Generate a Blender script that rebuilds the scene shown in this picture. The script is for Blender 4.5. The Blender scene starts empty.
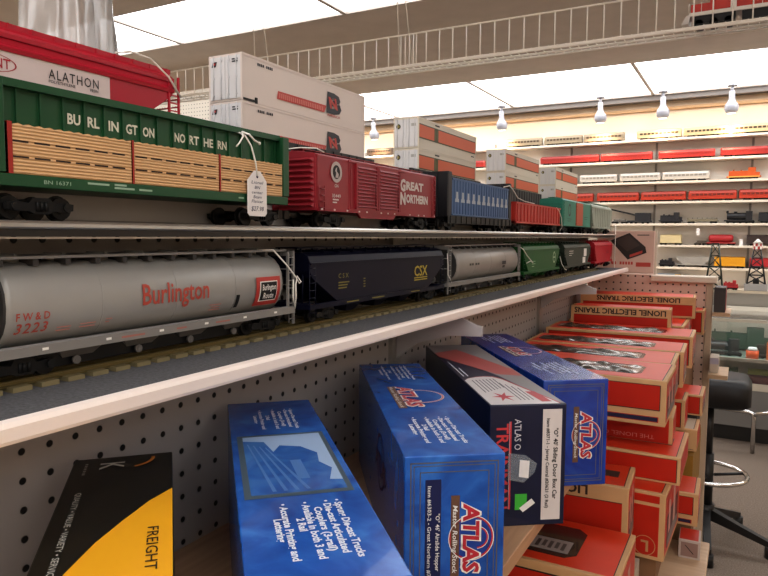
import bpy, bmesh, math, random
from mathutils import Vector, Matrix
random.seed(7)
ZC = 1.35                      # camera height; scene heights below are written relative to it
SC = bpy.context.scene
COL = SC.collection

# ---------------------------------------------------------------- materials
def lin(h):
    h = h.lstrip('#')
    r = [int(h[i:i+2], 16)/255 for i in (0, 2, 4)]
    return tuple(c/12.92 if c <= .04045 else ((c+.055)/1.055)**2.4 for c in r)
LUM, SPOT_E, EXPO, CASE_FILL_E, AISLE_FILL_E = 4.9, 11., 0., 4.5, 16.
MATS = {}
def mat(key, col, rough=.5, metal=0., noise=0., scale=60., bump=0., emit=0., spec=.5, coat=0., alpha=1.):
    if key in MATS: return MATS[key]
    m = bpy.data.materials.new(key); m.use_nodes = True
    nt = m.node_tree; b = nt.nodes['Principled BSDF']
    c = lin(col) if isinstance(col, str) else col
    b.inputs['Base Color'].default_value = (*c, 1)
    b.inputs['Roughness'].default_value = rough
    b.inputs['Metallic'].default_value = metal
    b.inputs['Specular IOR Level'].default_value = spec
    b.inputs['Coat Weight'].default_value = coat
    b.inputs['Alpha'].default_value = alpha
    if emit:
        b.inputs['Emission Color'].default_value = (*c, 1); b.inputs['Emission Strength'].default_value = emit
    if noise or bump:
        tc = nt.nodes.new('ShaderNodeTexCoord')
        n = nt.nodes.new('ShaderNodeTexNoise'); n.inputs['Scale'].default_value = scale; n.inputs['Detail'].default_value = 4
        nt.links.new(tc.outputs['Object'], n.inputs['Vector'])
        if noise:
            r = nt.nodes.new('ShaderNodeValToRGB')
            r.color_ramp.elements[0].position = .3; r.color_ramp.elements[1].position = .7
            r.color_ramp.elements[0].color = (*[x*(1-noise) for x in c], 1)
            r.color_ramp.elements[1].color = (*[min(1, x*(1+noise)) for x in c], 1)
            nt.links.new(n.outputs['Fac'], r.inputs['Fac']); nt.links.new(r.outputs['Color'], b.inputs['Base Color'])
        if bump:
            bp = nt.nodes.new('ShaderNodeBump'); bp.inputs['Strength'].default_value = bump; bp.inputs['Distance'].default_value = .002
            nt.links.new(n.outputs['Fac'], bp.inputs['Height']); nt.links.new(bp.outputs['Normal'], b.inputs['Normal'])
    MATS[key] = m
    return m

def pegboard(key, col, axis, o, oz):
    """painted hardboard with dark holes on a one inch grid; axis = object axis of the columns"""
    m = bpy.data.materials.new(key); m.use_nodes = True; nt = m.node_tree; b = nt.nodes['Principled BSDF']
    b.inputs['Roughness'].default_value = .55
    tc = nt.nodes.new('ShaderNodeTexCoord'); sp = nt.nodes.new('ShaderNodeSeparateXYZ')
    nt.links.new(tc.outputs['Object'], sp.inputs[0])
    def mth(op, a, bb=None, cc=None):
        n = nt.nodes.new('ShaderNodeMath'); n.operation = op
        for i, v in enumerate((a, bb, cc)):
            if v is None: continue
            if isinstance(v, (int, float)): n.inputs[i].default_value = v
            else: nt.links.new(v, n.inputs[i])
        return n.outputs[0]
    def cell(s, off):
        v = mth('ADD', s, -off); v = mth('DIVIDE', v, .0254); v = mth('ADD', v, 100.5); v = mth('FRACT', v); v = mth('SUBTRACT', v, .5)
        return mth('MULTIPLY', v, v)
    d = mth('SQRT', mth('ADD', cell(sp.outputs['XYZ'.index(axis)], o), cell(sp.outputs[2], oz)))
    mr = nt.nodes.new('ShaderNodeMapRange'); mr.inputs['From Min'].default_value = .108; mr.inputs['From Max'].default_value = .138
    nt.links.new(d, mr.inputs['Value'])
    c = lin(col); mix = nt.nodes.new('ShaderNodeMix'); mix.data_type = 'RGBA'
    mix.inputs['A'].default_value = (.012, .009, .007, 1); mix.inputs['B'].default_value = (*c, 1)
    nt.links.new(mr.outputs[0], mix.inputs['Factor']); nt.links.new(mix.outputs['Result'], b.inputs['Base Color'])
    bp = nt.nodes.new('ShaderNodeBump'); bp.inputs['Strength'].default_value = .8; bp.inputs['Distance'].default_value = .001
    nt.links.new(mr.outputs[0], bp.inputs['Height']); nt.links.new(bp.outputs['Normal'], b.inputs['Normal'])
    return m

def marbled(key, c0, c1, c2, scale, rough=.25):
    m = bpy.data.materials.new(key); m.use_nodes = True; nt = m.node_tree; b = nt.nodes['Principled BSDF']
    b.inputs['Roughness'].default_value = rough; b.inputs['Coat Weight'].default_value = .15
    tc = nt.nodes.new('ShaderNodeTexCoord'); n = nt.nodes.new('ShaderNodeTexNoise')
    n.inputs['Scale'].default_value = scale; n.inputs['Detail'].default_value = 6; n.inputs['Distortion'].default_value = 1.2
    nt.links.new(tc.outputs['Object'], n.inputs['Vector'])
    r = nt.nodes.new('ShaderNodeValToRGB'); e = r.color_ramp.elements
    e[0].position = .3; e[0].color = (*lin(c0), 1); e[1].position = .72; e[1].color = (*lin(c2), 1)
    k = e.new(.5); k.color = (*lin(c1), 1)
    nt.links.new(n.outputs['Fac'], r.inputs['Fac']); nt.links.new(r.outputs['Color'], b.inputs['Base Color'])
    return m

def wood(key, c0, c1, rough=.45, axis=(1, 18, 18)):
    m = bpy.data.materials.new(key); m.use_nodes = True; nt = m.node_tree; b = nt.nodes['Principled BSDF']
    b.inputs['Roughness'].default_value = rough
    tc = nt.nodes.new('ShaderNodeTexCoord'); mp = nt.nodes.new('ShaderNodeMapping'); mp.inputs['Scale'].default_value = axis
    n = nt.nodes.new('ShaderNodeTexNoise'); n.inputs['Scale'].default_value = 6; n.inputs['Detail'].default_value = 5
    nt.links.new(tc.outputs['Object'], mp.inputs[0]); nt.links.new(mp.outputs[0], n.inputs['Vector'])
    r = nt.nodes.new('ShaderNodeValToRGB'); e = r.color_ramp.elements
    e[0].position = .3; e[0].color = (*lin(c0), 1); e[1].position = .7; e[1].color = (*lin(c1), 1)
    nt.links.new(n.outputs['Fac'], r.inputs['Fac']); nt.links.new(r.outputs['Color'], b.inputs['Base Color'])
    return m

def glassy(key, col, fac_glossy=.12, alpha=.12, rough=.05):
    """thin clear sheet: mostly see-through, a little tint and a mirror-like reflection"""
    m = bpy.data.materials.new(key); m.use_nodes = True; nt = m.node_tree
    nt.nodes.remove(nt.nodes['Principled BSDF']); out = nt.nodes['Material Output']
    tr = nt.nodes.new('ShaderNodeBsdfTransparent'); df = nt.nodes.new('ShaderNodeBsdfDiffuse'); df.inputs[0].default_value = (*lin(col), 1)
    gl = nt.nodes.new('ShaderNodeBsdfGlossy'); gl.inputs['Roughness'].default_value = rough
    fr = nt.nodes.new('ShaderNodeFresnel'); fr.inputs[0].default_value = 1.45
    ad = nt.nodes.new('ShaderNodeMath'); ad.operation = 'ADD'; ad.inputs[1].default_value = fac_glossy; nt.links.new(fr.outputs[0], ad.inputs[0])
    m1 = nt.nodes.new('ShaderNodeMixShader'); m1.inputs[0].default_value = alpha
    nt.links.new(tr.outputs[0], m1.inputs[1]); nt.links.new(df.outputs[0], m1.inputs[2])
    m2 = nt.nodes.new('ShaderNodeMixShader'); nt.links.new(ad.outputs[0], m2.inputs[0])
    nt.links.new(m1.outputs[0], m2.inputs[1]); nt.links.new(gl.outputs[0], m2.inputs[2]); nt.links.new(m2.outputs[0], out.inputs[0])
    return m

# ---------------------------------------------------------------- mesh builder
TXT = {}
def glyphs(s, bold=0., shear=0., space=1., res=2):
    """letter outlines as a filled flat mesh, normalised so the x range starts at 0; returns verts, faces, width, height"""
    k = (s, bold, shear, space, res)
    if k not in TXT:
        c = bpy.data.curves.new('t', 'FONT'); c.body = s; c.size = 1; c.resolution_u = res; c.offset = bold; c.shear = shear; c.space_character = space
        o = bpy.data.objects.new('t', c); me = o.to_mesh()
        vs = [(v.co.x, v.co.y) for v in me.vertices]; fs = [tuple(p.vertices) for p in me.polygons]
        o.to_mesh_clear(); bpy.data.objects.remove(o); bpy.data.curves.remove(c)
        x0 = min(v[0] for v in vs); x1 = max(v[0] for v in vs); y0 = min(v[1] for v in vs); y1 = max(v[1] for v in vs)
        TXT[k] = ([(x-x0, y) for x, y in vs], fs, x1-x0, y0, y1)
    return TXT[k]

class MB:
    def __init__(s): s.v = []; s.f = []; s.m = []; s.s = []; s.cur = 0
    def add(s, vs, fs, smooth=False):
        n = len(s.v); s.v += [tuple(v) for v in vs]
        for f in fs: s.f.append(tuple(i+n for i in f)); s.m.append(s.cur); s.s.append(smooth)
        return s
    def mi(s, i): s.cur = i; return s
    def box(s, x0, x1, y0, y1, z0, z1):
        return s.add([(x0,y0,z0),(x1,y0,z0),(x1,y1,z0),(x0,y1,z0),(x0,y0,z1),(x1,y0,z1),(x1,y1,z1),(x0,y1,z1)],
                     [(3,2,1,0),(4,5,6,7),(0,1,5,4),(1,2,6,5),(2,3,7,6),(3,0,4,7)])
    def quad(s, a, b, c, d): return s.add([a, b, c, d], [(0,1,2,3)])
    def prism(s, poly, axis, a, b):
        n = len(poly)
        def P(p, t): return (t, p[0], p[1]) if axis == 'x' else ((p[0], t, p[1]) if axis == 'y' else (p[0], p[1], t))
        vs = [P(p, a) for p in poly]+[P(p, b) for p in poly]
        fs = [tuple(range(n))[::-1], tuple(range(n, 2*n))]+[(i, (i+1) % n, n+(i+1) % n, n+i) for i in range(n)]
        return s.add(vs, fs)
    def cyl(s, p0, p1, r, r1=None, n=12, smooth=True):
        p0 = Vector(p0); p1 = Vector(p1); r1 = r if r1 is None else r1
        d = (p1-p0).normalized(); u = d.orthogonal().normalized(); w = d.cross(u)
        ring = lambda p, q: [p+(u*math.cos(2*math.pi*i/n)+w*math.sin(2*math.pi*i/n))*q for i in range(n)]
        k = len(s.v); s.add(ring(p0, r)+ring(p1, r1), [(i, (i+1) % n, n+(i+1) % n, n+i) for i in range(n)], smooth)
        s.f += [tuple(range(k, k+n))[::-1], tuple(range(k+n, k+2*n))]; s.m += [s.cur]*2; s.s += [False]*2
        return s
    def tube(s, pts, r, n=6, closed=False):
        pts = [Vector(p) for p in pts]; N = len(pts); rings = []; u = None
        for i, p in enumerate(pts):
            a = pts[(i-1) % N] if (closed or i) else p; b = pts[(i+1) % N] if (closed or i < N-1) else p
            d = (b-a).normalized()
            u = d.orthogonal().normalized() if u is None else (u-d*u.dot(d)).normalized()
            w = d.cross(u); rings.append([p+(u*math.cos(2*math.pi*k/n)+w*math.sin(2*math.pi*k/n))*r for k in range(n)])
        return s.loft(rings, smooth=True, closed=closed)
    def loft(s, rings, smooth=False, closed=False, cap=True):
        n = len(rings[0]); k = len(s.v); vs = [v for r in rings for v in r]; R = len(rings); fs = []
        for j in range(R if closed else R-1):
            for i in range(n):
                a = j*n; b = ((j+1) % R)*n; fs.append((a+i, a+(i+1) % n, b+(i+1) % n, b+i))
        s.add(vs, fs, smooth)
        if cap and not closed:
            s.f += [tuple(range(k, k+n))[::-1], tuple(range(k+(R-1)*n, k+R*n))]; s.m += [s.cur]*2; s.s += [False]*2
        return s
    def ball(s, c, r, sz=(1, 1, 1), n=14, m=8):
        vs = [(c[0], c[1], c[2]-r*sz[2])]
        for j in range(1, m):
            t = math.pi*j/m
            vs += [(c[0]+r*sz[0]*math.sin(t)*math.cos(2*math.pi*i/n), c[1]+r*sz[1]*math.sin(t)*math.sin(2*math.pi*i/n), c[2]-r*sz[2]*math.cos(t)) for i in range(n)]
        vs.append((c[0], c[1], c[2]+r*sz[2])); L = len(vs)-1; fs = [(0, 1+(i+1) % n, 1+i) for i in range(n)]
        for j in range(m-2):
            a = 1+j*n; b = a+n; fs += [(a+i, a+(i+1) % n, b+(i+1) % n, b+i) for i in range(n)]
        a = 1+(m-2)*n; fs += [(a+i, a+(i+1) % n, L) for i in range(n)]
        return s.add(vs, fs, True)
    def poly(s, pts): return s.add(pts, [tuple(range(len(pts)))])
    def text(s, t, o, xd, yd, h=None, w=None, al='L', bold=0., shear=0., space=1., caps=.7, off=.0004, fn=None, cuts=0):
        """writes t from origin o (left, middle or right of its baseline) along xd with up yd; h = cap height, w = overall width.
        fn(u, v) may wrap the flat letters on a curved side"""
        vs, fs, W, y0, y1 = glyphs(t, bold, shear, space)
        sy = (h/caps) if h else w/W
        sx = (w/W) if w else sy
        sh = {'L': 0, 'C': -W*sx/2, 'R': -W*sx}[al]
        P = [(x*sx+sh, y*sy) for x, y in vs]
        if cuts:
            bm = bmesh.new(); B = [bm.verts.new((x, y, 0)) for x, y in P]
            for f in fs:
                try: bm.faces.new([B[i] for i in f])
                except ValueError: pass
            lo = min(p[1] for p in P); hi = max(p[1] for p in P)
            for k in range(1, cuts):
                bmesh.ops.bisect_plane(bm, geom=bm.verts[:]+bm.edges[:]+bm.faces[:], plane_co=(0, lo+(hi-lo)*k/cuts, 0), plane_no=(0, 1, 0))
            bm.verts.index_update(); P = [(v.co.x, v.co.y) for v in bm.verts]; fs = [tuple(v.index for v in f.verts) for f in bm.faces]; bm.free()
        if fn: return s.add([fn(x, y) for x, y in P], fs)
        o = Vector(o); xd = Vector(xd).normalized(); yd = Vector(yd).normalized(); nn = xd.cross(yd)*off
        return s.add([o+xd*x+yd*y+nn for x, y in P], fs)
    def ring2(s, o, xd, yd, ra, rb, a0=0, a1=360, n=28, off=.0004, sq=1.):
        o = Vector(o); xd = Vector(xd).normalized(); yd = Vector(yd).normalized(); nn = xd.cross(yd)*off
        def p(r, a): return o+xd*(r*math.cos(a))+yd*(r*sq*math.sin(a))+nn
        A = [math.radians(a0+(a1-a0)*i/n) for i in range(n+1)]
        vs = [p(ra, a) for a in A]+[p(rb, a) for a in A]
        return s.add(vs, [(i, i+1, n+2+i, n+1+i) for i in range(n)])
    def disc(s, o, xd, yd, r, n=24, off=.0004, sq=1.):
        o = Vector(o); xd = Vector(xd).normalized(); yd = Vector(yd).normalized(); nn = xd.cross(yd)*off
        return s.poly([o+xd*(r*math.cos(2*math.pi*i/n))+yd*(r*sq*math.sin(2*math.pi*i/n))+nn for i in range(n)])
    def mesh(s, name, mats):
        me = bpy.data.meshes.new(name); me.from_pydata(s.v, [], s.f)
        for m in (mats if isinstance(mats, (list, tuple)) else [mats]): me.materials.append(m)
        me.polygons.foreach_set('material_index', s.m); me.polygons.foreach_set('use_smooth', s.s); me.update()
        return me
    def build(s, name, mats, parent=None, loc=None, rot=None, bevel=0., label=None, seg=2):
        o = bpy.data.objects.new(name, s.mesh(name, mats)); COL.objects.link(o)
        if parent: o.parent = parent
        if loc: o.location = loc
        if rot: o.rotation_euler = rot
        if bevel:
            b = o.modifiers.new('bevel', 'BEVEL'); b.width = bevel; b.segments = seg; b.limit_method = 'ANGLE'; b.angle_limit = math.radians(40)
        if label: o['label'] = label
        return o

def tag(o, label, cat, group=None):
    o['label'] = label; o['category'] = cat
    if group: o['group'] = group
    return o
def root(name, label, cat, loc, rz=0., group=None, rot=None):
    o = bpy.data.objects.new(name, None); COL.objects.link(o); o.empty_display_size = .02
    o.location = (loc[0], loc[1], loc[2]+ZC); o.rotation_euler = rot or (0, 0, math.radians(rz))
    return tag(o, label, cat, group)
def struct(o): o['kind'] = 'structure'; return o
def copy_tree(o, parent=None):
    c = o.copy(); COL.objects.link(c)
    if parent is not None: c.parent = parent
    for ch in list(o.children): copy_tree(ch, c)
    return c
def again(o, label, loc, rz=None):
    c = copy_tree(o); c['label'] = label; c.location = (loc[0], loc[1], loc[2]+ZC)
    if rz is not None: c.rotation_euler = (0, 0, math.radians(rz))
    return c

# common finishes
BLK = mat('black plastic', '#0e0e10', .45, spec=.35)
DRK = mat('dark truck plastic', '#121111', .55, spec=.3)
WHL = mat('blackened wheel', '#1e1c1b', .45, .5)
STEEL = mat('bare steel', '#9a9a98', .3, 1.)
CHROME = mat('chrome', '#d8d8d8', .12, 1.)
WHT = mat('white print', '#e8e6e0', .5)
RED = mat('red print', '#b3322f', .5)
STR = mat('white string', '#e6e2da', .8)
YEL = mat('yellow print', '#c9a94a', .5)
# ---------------------------------------------------------------- room
W_FAR, X_L, X_R, Y_B, FLOOR, CEIL = 6.0, -4.3, 3.2, -3.4, -1.35, 1.15
M_wall = mat('cream wall paint', '#e9d3b8', .8, noise=.04, scale=3)
M_ceil = mat('taupe ceiling panel', '#c9c0b9', .85, noise=.04, scale=8)
M_tbar = mat('ceiling grid metal', '#a9a099', .5)
M_carpet = mat('brown flecked carpet', '#74675c', .95, noise=.35, scale=160, bump=.6)
b = MB(); b.box(X_L-.1, X_R+.1, Y_B-.1, W_FAR+.1, FLOOR-.1, FLOOR)
struct(b.build('floor', M_carpet, loc=(0, 0, ZC)))
b = MB(); b.box(X_L, X_R, W_FAR, W_FAR+.1, FLOOR, CEIL); struct(b.build('wall_far', M_wall, loc=(0, 0, ZC)))
M_lpeg = pegboard('white wall pegboard', '#e6e1d8', 'X', 0, 0)
b = MB(); b.box(X_L-.1, X_L, Y_B-.1, W_FAR+.1, FLOOR, CEIL); struct(b.build('wall_left', M_wall, loc=(0, 0, ZC)))
b = MB(); b.box(X_R, X_R+.1, Y_B-.1, W_FAR+.1, FLOOR, CEIL); struct(b.build('wall_right', M_wall, loc=(0, 0, ZC)))
b = MB(); b.box(X_L, X_R, Y_B-.1, Y_B, FLOOR, CEIL); struct(b.build('wall_back', M_wall, loc=(0, 0, ZC)))
# tan picture rail high on the far wall
b = MB(); b.box(X_L, X_R, W_FAR-.03, W_FAR, 1.045, 1.068)
struct(b.build('trim_1', wood('tan rail wood', '#c79c6c', '#d8b184'), loc=(0, 0, ZC)))
b = MB(); b.box(X_L, X_R, 5.87, 5.9, 1.11, 1.15); b.box(X_L, X_R, 5.9, W_FAR, 1.118, 1.15)
struct(b.build('trim_2', mat('grey ceiling edge channel', '#77706c', .6), loc=(0, 0, ZC)))
# ceiling: opaque bands with luminous bands between them
BANDS = [(-2.9, -1.8), (-.5, .1), (2.46, 3.02), (4.72, 5.86)]
b = MB(); y = Y_B-.1
for a, c in BANDS: b.box(X_L-.1, X_R+.1, y, a, CEIL, CEIL+.06); y = c
b.box(X_L-.1, X_R+.1, y, W_FAR+.1, CEIL, CEIL+.06)
struct(b.build('ceiling', M_ceil, loc=(0, 0, ZC)))
M_lum = mat('luminous ceiling diffuser', (.97, .985, 1.), .5, emit=LUM)
XD = [-4.24, -3.07, -1.9, -.73, .44, 1.61, 2.78]
seen = {(2, 0): 'luminous white ceiling panel above the clear bag, left of the thin divider',
        (2, 1): 'luminous white ceiling panel at the top of the photo above the white containers',
        (3, 0): 'luminous ceiling panel behind the white containers, far left of the back row',
        (3, 1): 'luminous ceiling panel above the nearest orange striped containers',
        (3, 2): 'luminous ceiling panel between the two dividers, in the middle of the back row',
        (3, 3): 'luminous ceiling panel at the right of the back row, above the spotlights'}
for i, (a, c) in enumerate(BANDS):
    for j in range(len(XD)-1):
        lab = seen.get((i, j), 'luminous white ceiling panel outside the view')
        r = root('ceiling_light_panel', lab, 'ceiling light', (XD[j], a, CEIL), group='luminous ceiling panels')
        w = XD[j+1]-XD[j]
        MB().box(.012, w-.012, .012, c-a-.012, .012, .016).build('diffuser', M_lum, r)
        f = MB(); d = c-a
        f.box(0, w, 0, .012, 0, .03); f.box(0, w, d-.012, d, 0, .03); f.box(0, .012, .012, d-.012, 0, .03); f.box(w-.012, w, .012, d-.012, 0, .03)
        f.build('frame', M_tbar, r)
# white pegboard display panel at the left wall
r = root('pegboard_panel', 'white pegboard panel seen between the crimson hopper and the white containers', 'pegboard', (-4.25, 3.4, FLOOR))
MB().box(0, 1.4, 0, .02, .0, 2.31).build('board', M_lpeg, r)
fr = MB(); fr.box(-.03, 0, -.005, .03, 0, 2.33); fr.box(1.4, 1.43, -.005, .03, 0, 2.33); fr.box(0, 1.4, -.005, .03, 2.31, 2.33)
fr.build('frame', mat('white trim paint', '#ded8cd', .5), r)

# spotlights along the far ceiling edge
M_bulb = mat('white spotlight enamel', '#9a9ba3', .35)
M_lens = mat('spotlight lens', (1., .9, .75), .4, emit=2)
def spot(x, lab):
    r = root('spotlight', lab, 'spotlight', (x, 5.72, CEIL), group='white spotlights along the ceiling')
    MB().cyl((0, 0, -.012), (0, 0, 0), .035, n=16).build('mount', M_bulb, r)
    MB().cyl((0, 0, -.05), (0, 0, -.012), .012, n=10).build('stem', M_bulb, r)
    s = MB(); prof = [(.017, -.045), (.022, -.06), (.022, -.105), (.030, -.125), (.045, -.145), (.050, -.168), (.046, -.192), (.032, -.206)]
    s.loft([[(q*math.cos(t*math.pi/9), q*math.sin(t*math.pi/9)+(-z-.045)*.18, z) for t in range(18)] for q, z in prof], smooth=True)
    s.build('lamp_housing', M_bulb, r)
    MB().cyl((0, .029, -.2065), (0, .030, -.210), .030, n=16).build('lens', M_lens, r)
    L = bpy.data.lights.new('spot', 'SPOT'); L.energy = SPOT_E; L.color = (1, .72, .45); L.spot_size = math.radians(110); L.spot_blend = .8; L.shadow_soft_size = .04
    o = bpy.data.objects.new('lamp', L); COL.objects.link(o); o.parent = r; o.location = (0, .04, -.24); o.rotation_euler = (math.radians(28), 0, 0)
for x, lab in ((-3.28, 'white spotlight left of the orange striped containers, lowest in the photo'), (-1.97, 'white spotlight above the gap between the orange striped container stacks'),
               (-1.12, 'white spotlight third from the left, above the second luminous divider'), (-.64, 'white spotlight second from the right edge of the photo'),
               (-.157, 'white spotlight nearest the right edge of the photo')): spot(x, lab)

# wire shelf with guard rail hung below the ceiling, and its two wire hangers
M_wire = mat('white coated wire', '#f4f1ea', .4)
r = root('wire_shelf', 'long white wire train shelf with guard rail hanging under the ceiling', 'wire shelf', (0, 1.95, .548))
x0, x1 = -3.2, 1.6
b = MB()
for yy, zz in ((0, 0), (0, -.004), (.088, 0), (.045, -.003)): b.cyl((x0, yy, zz), (x1, yy, zz), .0034, n=6)
b.build('long_wire', M_wire, r)
b = MB(); n = int((x1-x0)/.0254)
for i in range(n): x = x0+i*.0254; b.box(x-.0012, x+.0012, -.003, .091, .0015, .004)
b.build('deck_wire', M_wire, r)
b = MB(); b.cyl((x0, 0, .098), (x1, 0, .098), .0028, n=6)
n = int((x1-x0)/.0455)
for i in range(n): x = x0+i*.0455; b.cyl((x, 0, 0), (x, 0, .098), .0020, n=5)
for x in (-.96, -.985, -1.0): b.cyl((x, 0, 0), (x, 0, .098), .0017, n=5)
b.build('guard_rail', M_wire, r)
M_cord = mat('twisted hanger wire', '#d8d2c8', .5)
for x in (-2.62, -1.62, -1.02, .6):
    b = MB(); pts = [(x+.06*math.sin(k*.0), 0, .0+k*.01) for k in range(2)]
    b.tube([(x-.0, .0, .003), (x-.05, .04, .602)], .0017, 5); b.tube([(x+.005, .088, .003), (x-.05, .04, .602)], .0017, 5)
    b.build('hanger_wire', M_cord, r)

# far wall shelves and their standards
M_sh = mat('white shelf board', '#d5cabb', .6)
M_shb = mat('shelf back panel', '#e0dad2', .7)
LV = [(.795, 'topmost white wall shelf, under the spotlights, holding pale silver passenger cars'), (.625, 'second white wall shelf from the top, holding long red passenger cars'),
      (.45, 'white wall shelf with silver streamlined cars and an orange switcher'), (.288, 'white wall shelf with the row of orange passenger cars'),
      (.11, 'white wall shelf with black locomotives and a grey flatcar'), (-.064, 'white wall shelf with the cream boxcar and the red tank car'),
      (-.242, 'white wall shelf with the yellow boxcar and a grey hopper'), (-.40, 'lowest visible white wall shelf, behind the trestle towers')]
b = MB(); b.box(-3.9, 2.6, 5.965, 5.995, -.75, .86); tag(b.build('shelf_back_panel', M_shb, loc=(0, 0, ZC)), 'pale grey back panel behind the wall shelves of trains', 'wall panel')
for z, lab in LV:
    t = .018
    o = MB().box(-3.9, 2.6, 5.83 if z > -.3 else 5.55, 5.962, z-t, z).build('wall_shelf', M_sh, loc=(0, 0, ZC), bevel=.002); tag(o, lab, 'wall shelf', 'white wall shelves of trains')
M_std = mat('shelf standard', '#8d8780', .5)
for k, x in enumerate((-3.5, -2.8, -2.1, -1.4, -.7, .0, .7)):
    for z0, z1 in zip([l[0] for l in LV][1:], [l[0]-.018 for l in LV][:-1]):
        pass
    b = MB()
    zs = [.85]+[l[0] for l in LV]
    for z1, z0 in zip([.85]+[l[0]-.018 for l in LV[:-1]], [l[0] for l in LV]): b.box(x-.008, x+.008, 5.953, 5.964, z0, z1)
    lab = {4: 'slotted grey shelf standard rising behind the boxed transformer', 5: 'slotted grey shelf standard behind the right trestle tower'}.get(k, 'slotted grey shelf standard on the far wall')
    tag(b.build('shelf_standard', M_std, loc=(0, 0, ZC)), lab, 'shelf standard', 'shelf standards on the far wall')

# ---------------------------------------------------------------- gondola with pegboard
XP = -.527
M_peg = pegboard('grey painted pegboard', '#b0a9a4', 'Y', .328, -.183)
M_pegE = pegboard('end panel pegboard', '#d8bcae', 'X', .0, -.168)  # pink cast of the orange cartons painted into the board colour
M_cream = mat('cream painted steel', '#d8cdbf', .4)
M_upr = mat('steel upright', '#a9a29a', .4, .3)
Y0, Y1 = -1.2, 2.55
r = root('gondola_unit', 'grey pegboard gondola unit carrying the train shelves', 'shelving unit', (0, 0, 0)); r.location = (0, 0, ZC)
MB().box(XP-.012, XP, Y0, Y1, -1.2, .066).build('pegboard', M_peg, r)
for y in (-.05, .99, 1.89):
    u = MB(); u.box(XP, XP+.008, y-.016, y+.016, -1.2, -.0)
    u.build('upright', M_upr, r)
MB().box(-.72, XP-.013, Y0, 2.72, .066, .083).build('top_deck', M_cream, r, bevel=.002)
MB().box(-.72, XP-.013, Y0, Y1, -1.35, .066).build('core', M_cream, r)
M_deck = wood('tan laminate deck', '#b99c7f', '#c8ab8c')
r = root('base_shelf', 'tan base deck under the lowest cartons', 'shelf', (0, 0, 0)); r.location = (0, 0, ZC)
MB().box(XP+.009, -.04, Y0, 1.372, -.6, -.583).build('near_deck', M_deck, r, bevel=.002)
MB().box(XP+.009, -.084, 1.3725, 1.775, -.6, -.583).build('far_deck', M_deck, r, bevel=.002)
MB().box(XP+.009, -.149, 1.7755, Y1-.008, -.6, -.583).build('rear_deck', M_deck, r, bevel=.002)
MB().box(XP+.009, -.15, Y0, Y1-.008, -1.35, -.6).build('kick_panel', M_cream, r)
ep = root('end_panel', 'pegboard end panel, pink reflection painted in, with a white cap ledge at the far end', 'end panel', (0, 2.55, 0))
ep.location = (0, 2.55, ZC)
MB().box(XP+.001, -.122, 0, .018, -1.35, -.158).build('pegboard', M_pegE, ep)
MB().box(-.122, -.1, -.006, .024, -1.35, -.158).build('end_post', mat('tan end post', '#b9a48f', .45), ep, bevel=.002)
MB().box(-.30, -.088, -.03, .05, -.158, -.136).build('cap_ledge', M_cream, ep, bevel=.004)
MB().box(-.525, -.302, -.004, .135, -.158, -.136).build('rear_ledge', M_pegE, ep)
MB().box(-.294, -.287, -.002, .012, -.1355, .023).build('ledge_post', M_cream, ep)
# lower track shelf
M_white = mat('white shelf enamel', '#f0e4dc', .35)
M_mat = mat('charcoal roadbed mat', '#5c5b5d', .9, noise=.25, scale=350, bump=.3)
r = root('track_shelf', 'long white edged lower shelf with charcoal mat under the track', 'shelf', (0, 0, 0)); r.location = (0, 0, ZC)
ZS = -.1145
prof = [(XP+.0092, -.1245), (-.387, -.1245), (-.386, -.127), (-.3835, -.127), (-.3825, -.1245), (-.3825, -.1165), (-.3845, -.1135), (-.389, -.1125), (-.391, -.1165), (XP+.0092, -.1165)]
MB().prism(prof, 'y', Y0, 2.56).build('shelf_board', M_white, r)
MB().box(XP+.0095, -.3925, Y0, 2.55, -.1164, ZS).build('surface_mat', M_mat, r)
M_brk = mat('grey shelf bracket', '#b9b4b4', .4)
for y in (-.05, .99, 1.89):
    k = MB(); k.prism([(XP+.0085, -.1275), (-.41, -.1275), (-.375, -.1425), (-.365, -.1445), (-.365, -.160), (-.42, -.163), (-.48, -.18), (XP+.0085, -.21)], 'y', y-.0035, y+.0035)
    k.build('bracket', M_brk, r, bevel=.0008)
# upper metal shelf
M_alu = mat('brushed aluminium edge', '#b9b7b2', .28, .9)
r = root('upper_shelf', 'narrow metal edged upper shelf carrying the row with the green flatcar', 'shelf', (0, 0, 0)); r.location = (0, 0, ZC)
MB().box(XP+.001, -.444, Y0, 2.62, .003, .0085).build('shelf_board', mat('dark shelf steel', '#55504c', .45, .4), r)
e = MB(); e.prism([(-.444, .0032), (-.4415, .0032), (-.4405, .0045), (-.4408, .007), (-.4422, .0088), (-.444, .009)], 'y', Y0, 2.62); e.build('edge_strip', M_alu, r)
MB().box(-.4465, -.4425, Y0, 2.62, -.0022, .0029).build('lower_lip', mat('dark lip', '#211f1e', .35), r)
MB().box(-.4465, -.4415, Y0, 2.62, -.0038, -.0026).build('lip_bead', M_alu, r)
MB().box(XP+.0012, XP+.003, Y0, 2.55, .012, .0335).build('back_strip', mat('pale back strip', '#c9c2bc', .5), r)
o = MB().cyl((-.443, 2.624, .045), (-.443, 2.624, -.118), .0012, n=6).build('support_wire', M_wire, loc=(0, 0, ZC)); tag(o, 'thin white wire standing at the far end of the upper shelf', 'wire')
# wooden shelf under the cartons
r = root('wooden_shelf', 'tan wooden shelf under the blue and black cartons', 'shelf', (0, 0, 0)); r.location = (0, 0, ZC)
MB().box(XP+.009, -.2035, Y0, 1.06, -.352, -.335).build('shelf_board', wood('tan shelf wood', '#ad8767', '#c39b79', axis=(18, 1, 18)), r, bevel=.001)
for y in (-.05, .99): 
    k = MB(); k.prism([(XP+.008, -.3525), (-.23, -.3525), (-.23, -.362), (-.4, -.40), (XP+.008, -.43)], 'y', y-.0035, y+.0035); k.build('bracket', M_brk, r)

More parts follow.
